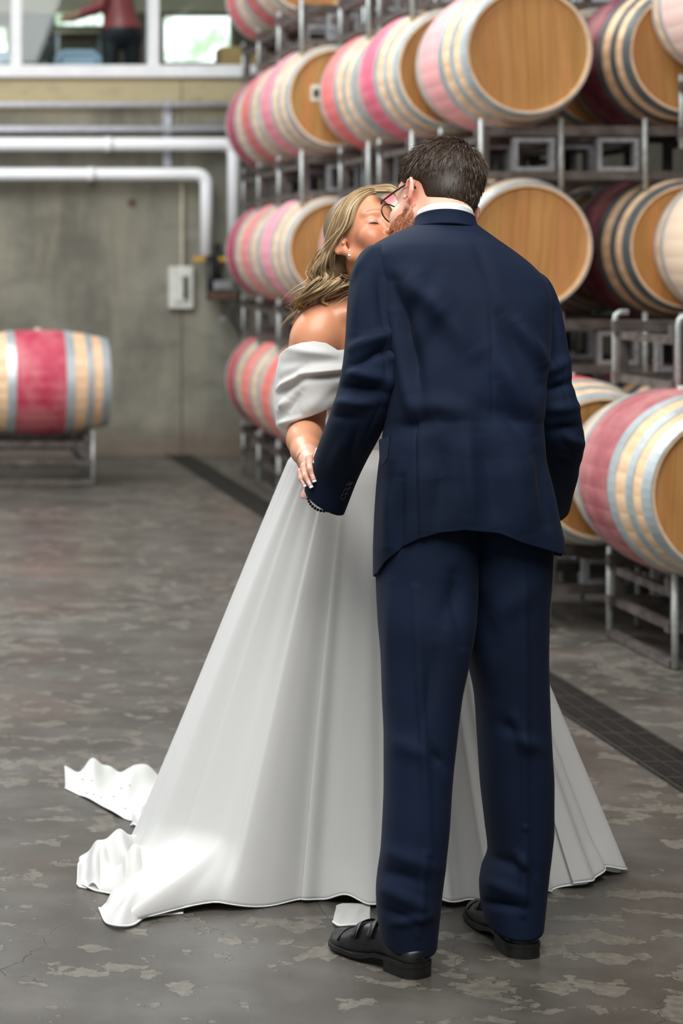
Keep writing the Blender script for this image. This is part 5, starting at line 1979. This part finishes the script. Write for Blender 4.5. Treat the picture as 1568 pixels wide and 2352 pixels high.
def skirt(n, m_, a0, a1, off=0.0, hem_lift=0.0, r_scale=1.0, amp=1.0, closed=True, zhem=0.004, t0=0.0):
    th = np.linspace(a0, a1, n, endpoint=not closed)
    t = np.linspace(t0, 1, m_)
    HR_ = hem_r(th) * r_scale
    rw = .118 + .02 * np.abs(np.cos(th))
    tt = t[:, None]
    r0 = rw + (.186 - rw) * smooth01(tt / .06)
    lin_ = r0 + (np.minimum(HR_, .64)[None] - .186) * np.clip((tt - .01), 0, 1) ** 1.02
    flare = np.maximum(HR_ - .64, 0)[None] * smooth01((tt - .86) / .14) ** 1.2
    R_ = lin_ + flare + off * smooth01(tt / .1)
    fold = np.zeros((1, n))
    for c_, w_, a_ in FOLDS:
        dth = np.angle(np.exp(1j * (th - c_)))
        fold = fold + (a_ * np.exp(-(dth / w_) ** 2))[None]
    fold = fold + .004 * np.sin(th * 23 + 1.3)[None] + .003 * np.sin(th * 41)[None]
    R_ = R_ + fold * amp * np.clip(tt, 0, 1) ** .8 * 1.25
    R_ = R_ + .006 * np.sin(th[None] * 9 + tt * 4) * tt
    Z = WZ * (1 - tt) + (zhem + hem_lift) * tt + 0 * R_
    Z = Z + (.012 * np.sin(th[None] * 13 + .7) + .008 * np.sin(th[None] * 29)) * smooth01((tt - .9) / .1) * .6 + .01 * smooth01((tt - .9) / .1) * .6
    X = SX + R_ * np.cos(th)[None]; Y = SY + R_ * np.sin(th)[None]
    # the waist sits a little towards the man
    Y = Y - (.07) * (1 - tt) ** 2
    X = X + 0 * tt
    return np.stack([X, Y, Z], 2).reshape(-1, 3), grid_faces(m_, n, closed)
vf_object('skirt_lining', skirt(360, 90, -math.pi, math.pi, -.014, .006, .985), M['satin'], gown, True, .0015)
vf_object('skirt', skirt(720, 140, -math.pi, math.pi), M['organza'], gown, True, .0012)
def hem_cord(vf, n, name):
    V_ = vf[0].reshape(-1, n, 3)[-1]
    MB().tube([tuple(v_) for v_ in V_], .0032, 6).build_world(name, M['hem_edge'], gown, True)
sv = skirt(720, 140, -math.pi, math.pi)
MB().tube([tuple(v_) for v_ in sv[0].reshape(-1, 720, 3)[-1][::2]], .0022, 6, closed=True).build_world('hem_cord', M['hem_edge'], gown, True)
# overskirt panel in front, behind the man's legs: its own hem hangs a little lower
ov = skirt(300, 130, -2.10, -.93, .016, .004, 1.0, 1.0, False, zhem=.004)
vf_object('front_panel', ov, M['organza'], gown, True, .0012)
MB().tube([tuple(v_) for v_ in ov[0].reshape(-1, 300, 3)[-1][::3]], .0022, 6).build_world('hem_cord', M['hem_edge'], gown, True)
ov2 = skirt(160, 130, -.62, -.05, .014, .008, 1.0, 1.0, False)
vf_object('side_panel', ov2, M['organza'], gown, True, .0012)
MB().tube([tuple(v_) for v_ in ov2[0].reshape(-1, 160, 3)[-1][::3]], .0022, 6).build_world('hem_cord', M['hem_edge'], gown, True)

# ---- train and veil lying on the floor
def patch(name, near, far, nu, nv, dome, ruffle, mat, seed, th=.0015, zedge=.006, far_lift=0.0, roll=0.0):
    """near/far: floor outlines as photo points (x, y on the floor)"""
    r_ = np.random.default_rng(seed)
    def fl(T):
        T = np.array(T, float)
        q_ = np.linspace(0, 1, len(T))
        u = np.linspace(0, 1, nu)
        x, y = pchip(q_, T[:, 0], u), pchip(q_, T[:, 1], u)
        D_ = CAM_H * FPX / (y - VY)
        return np.stack([(x - VX) * D_ / FPX, D_], 1)
    A_, B_ = fl(near), fl(far)
    v = np.linspace(0, 1, nv)[:, None, None]
    XY = A_[None] * (1 - v) + B_[None] * v
    u = np.linspace(0, 1, nu)[None]
    vv = v[..., 0]
    Z = zedge + dome * np.sin(np.pi * np.clip(vv, 0, 1)) ** .8 * (np.sin(np.pi * np.clip(u, 0, 1)) ** .6 * .8 + .2)
    Z = Z + far_lift * vv ** 1.5 * (0.6 + 0.3 * np.sin(u * 17 + seed) + .18 * np.sin(u * 31.0 + 1) * np.sin(u * 6))
    for _ in range(7):
        fu, fv, p_ = r_.uniform(5, 22), r_.uniform(-7, 7), r_.uniform(0, 6.28)
        Z = Z + ruffle * .38 * np.sin(u * fu + vv * fv + p_) * np.sin(np.pi * np.clip(vv, .04, 1)) ** .5
    Z = np.maximum(Z, .003 + .002 * vv)
    V_ = np.stack([XY[..., 0], XY[..., 1], Z], 2)
    o = vf_object(name, (V_.reshape(-1, 3), grid_faces(nv, nu, False)), M[mat], gown, True, th)
    bd = [tuple(q_) for q_ in V_[0]] + [tuple(q_) for q_ in V_[:, -1]] + [tuple(q_) for q_ in V_[-1][::-1]] + [tuple(q_) for q_ in V_[:, 0][::-1]]
    MB().tube([tuple(q_) for q_ in V_[0]], .0028, 6).build_world('hem_cord', M['hem_edge'], gown, True)
    return V_
pv = patch('veil_train', [(150, 1812), (215, 1845), (275, 1878), (330, 1893), (450, 1900)], [(148, 1790), (215, 1786), (280, 1790), (350, 1800), (450, 1790)], 120, 70, .018, .020, 'veil', 3, far_lift=.05)
for (iu, iv) in ((14, 12), (22, 6), (30, 8), (38, 10), (52, 14), (60, 24), (28, 30), (44, 34), (66, 9), (70, 30), (18, 34), (50, 40)):
    MB().sphere(pv[iv, iu] + np.array((0, 0, .004)), .0032, 8, 6).build_world('veil_pearl', M['pearl'], gown, True)
patch('train_fold', [(176, 2038), (215, 2046), (270, 2058), (330, 2062), (420, 2050)], [(182, 1985), (230, 1965), (290, 1960), (350, 1955), (430, 1950)], 100, 60, .060, .034, 'organza', 5, far_lift=.02)
patch('train_fold', [(188, 2040), (235, 2052), (300, 2066), (350, 2064), (400, 2055)], [(240, 2000), (270, 1990), (310, 1985), (350, 1985), (400, 1985)], 90, 50, .062, .022, 'veil', 8)
patch('train_fold', [(228, 2090), (245, 2125), (272, 2138), (305, 2130), (345, 2108), (420, 2100)], [(262, 2060), (290, 2048), (320, 2042), (350, 2040), (400, 2036), (440, 2030)], 90, 50, .035, .014, 'organza', 11)
patch('train_fold', [(300, 1898), (330, 1912), (360, 1925), (420, 1930)], [(310, 1872), (340, 1866), (380, 1862), (430, 1860)], 50, 30, .045, .010, 'organza', 13)
patch('lining_tail', [(764, 2122), (780, 2132), (815, 2130), (850, 2118)], [(772, 2085), (790, 2080), (820, 2080), (850, 2080)], 40, 20, .004, .002, 'organza', 17)

# ------------------------------------------------------------------ person in the upstairs room
gp = SDF((1.55, 17.4, 2.58), (2.35, 18.3, 4.5), .012)
PX = lambda x, y, d: A3(x, y, d)
hip = PX(280, 72, 17.85)
gp.ell(hip, (.17, .13, .14), .04)
for dx, dd in ((-.09, 0), (.09, .05)):
    gp.chain([hip + (dx, 0, -.05), np.array((hip[0] + dx * 1.1, 17.86 + dd, FZ + .42)), np.array((hip[0] + dx * 1.1, 17.9 + dd, FZ + .06))], [.085, .06, .045], .03)
    gp.cap(np.array((hip[0] + dx * 1.1, 17.9 + dd, FZ + .04)), np.array((hip[0] + dx * 1.1 - .12, 17.84 + dd, FZ + .035)), .04, .035, .03)
ch = hip + (-.08, .02, .42)
gp.cap(hip + (0, 0, .05), ch, .13, .15, .05)
gp.cap(ch, ch + (-.06, 0, .20), .07, .055, .03)
gp.ell(ch + (-.10, 0, .34), (.085, .075, .11), .02)
for dd in (-.15, .15):
    gp.chain([ch + (0, dd, .06), ch + (-.12, dd * 1.2, -.22), ch + (-.32, dd * .9, -.30)], [.055, .045, .032], .02)
    gp.ell(ch + (-.38, dd * .9, -.31), (.05, .03, .02), .015)
V, F_ = gp.mesh()
me = mesh_from('person', V, F_)
col = np.tile(np.array(lin(196, 140, 112)), (len(V), 1))
top_ = (V[:, 2] > hip[2] + .02) & (V[:, 2] < ch[2] + .17) & (V[:, 0] > ch[0] - .28)
col[top_] = lin(176, 82, 84)
col[(V[:, 2] <= hip[2] + .02)] = lin(40, 42, 48)
col[(V[:, 2] > ch[2] + .36)] = lin(50, 36, 28)
vcol(me, col)
o = link('person', me, M['skin'], None, True)
tag(o, 'person in a red top and dark trousers standing behind the upstairs window', 'person')
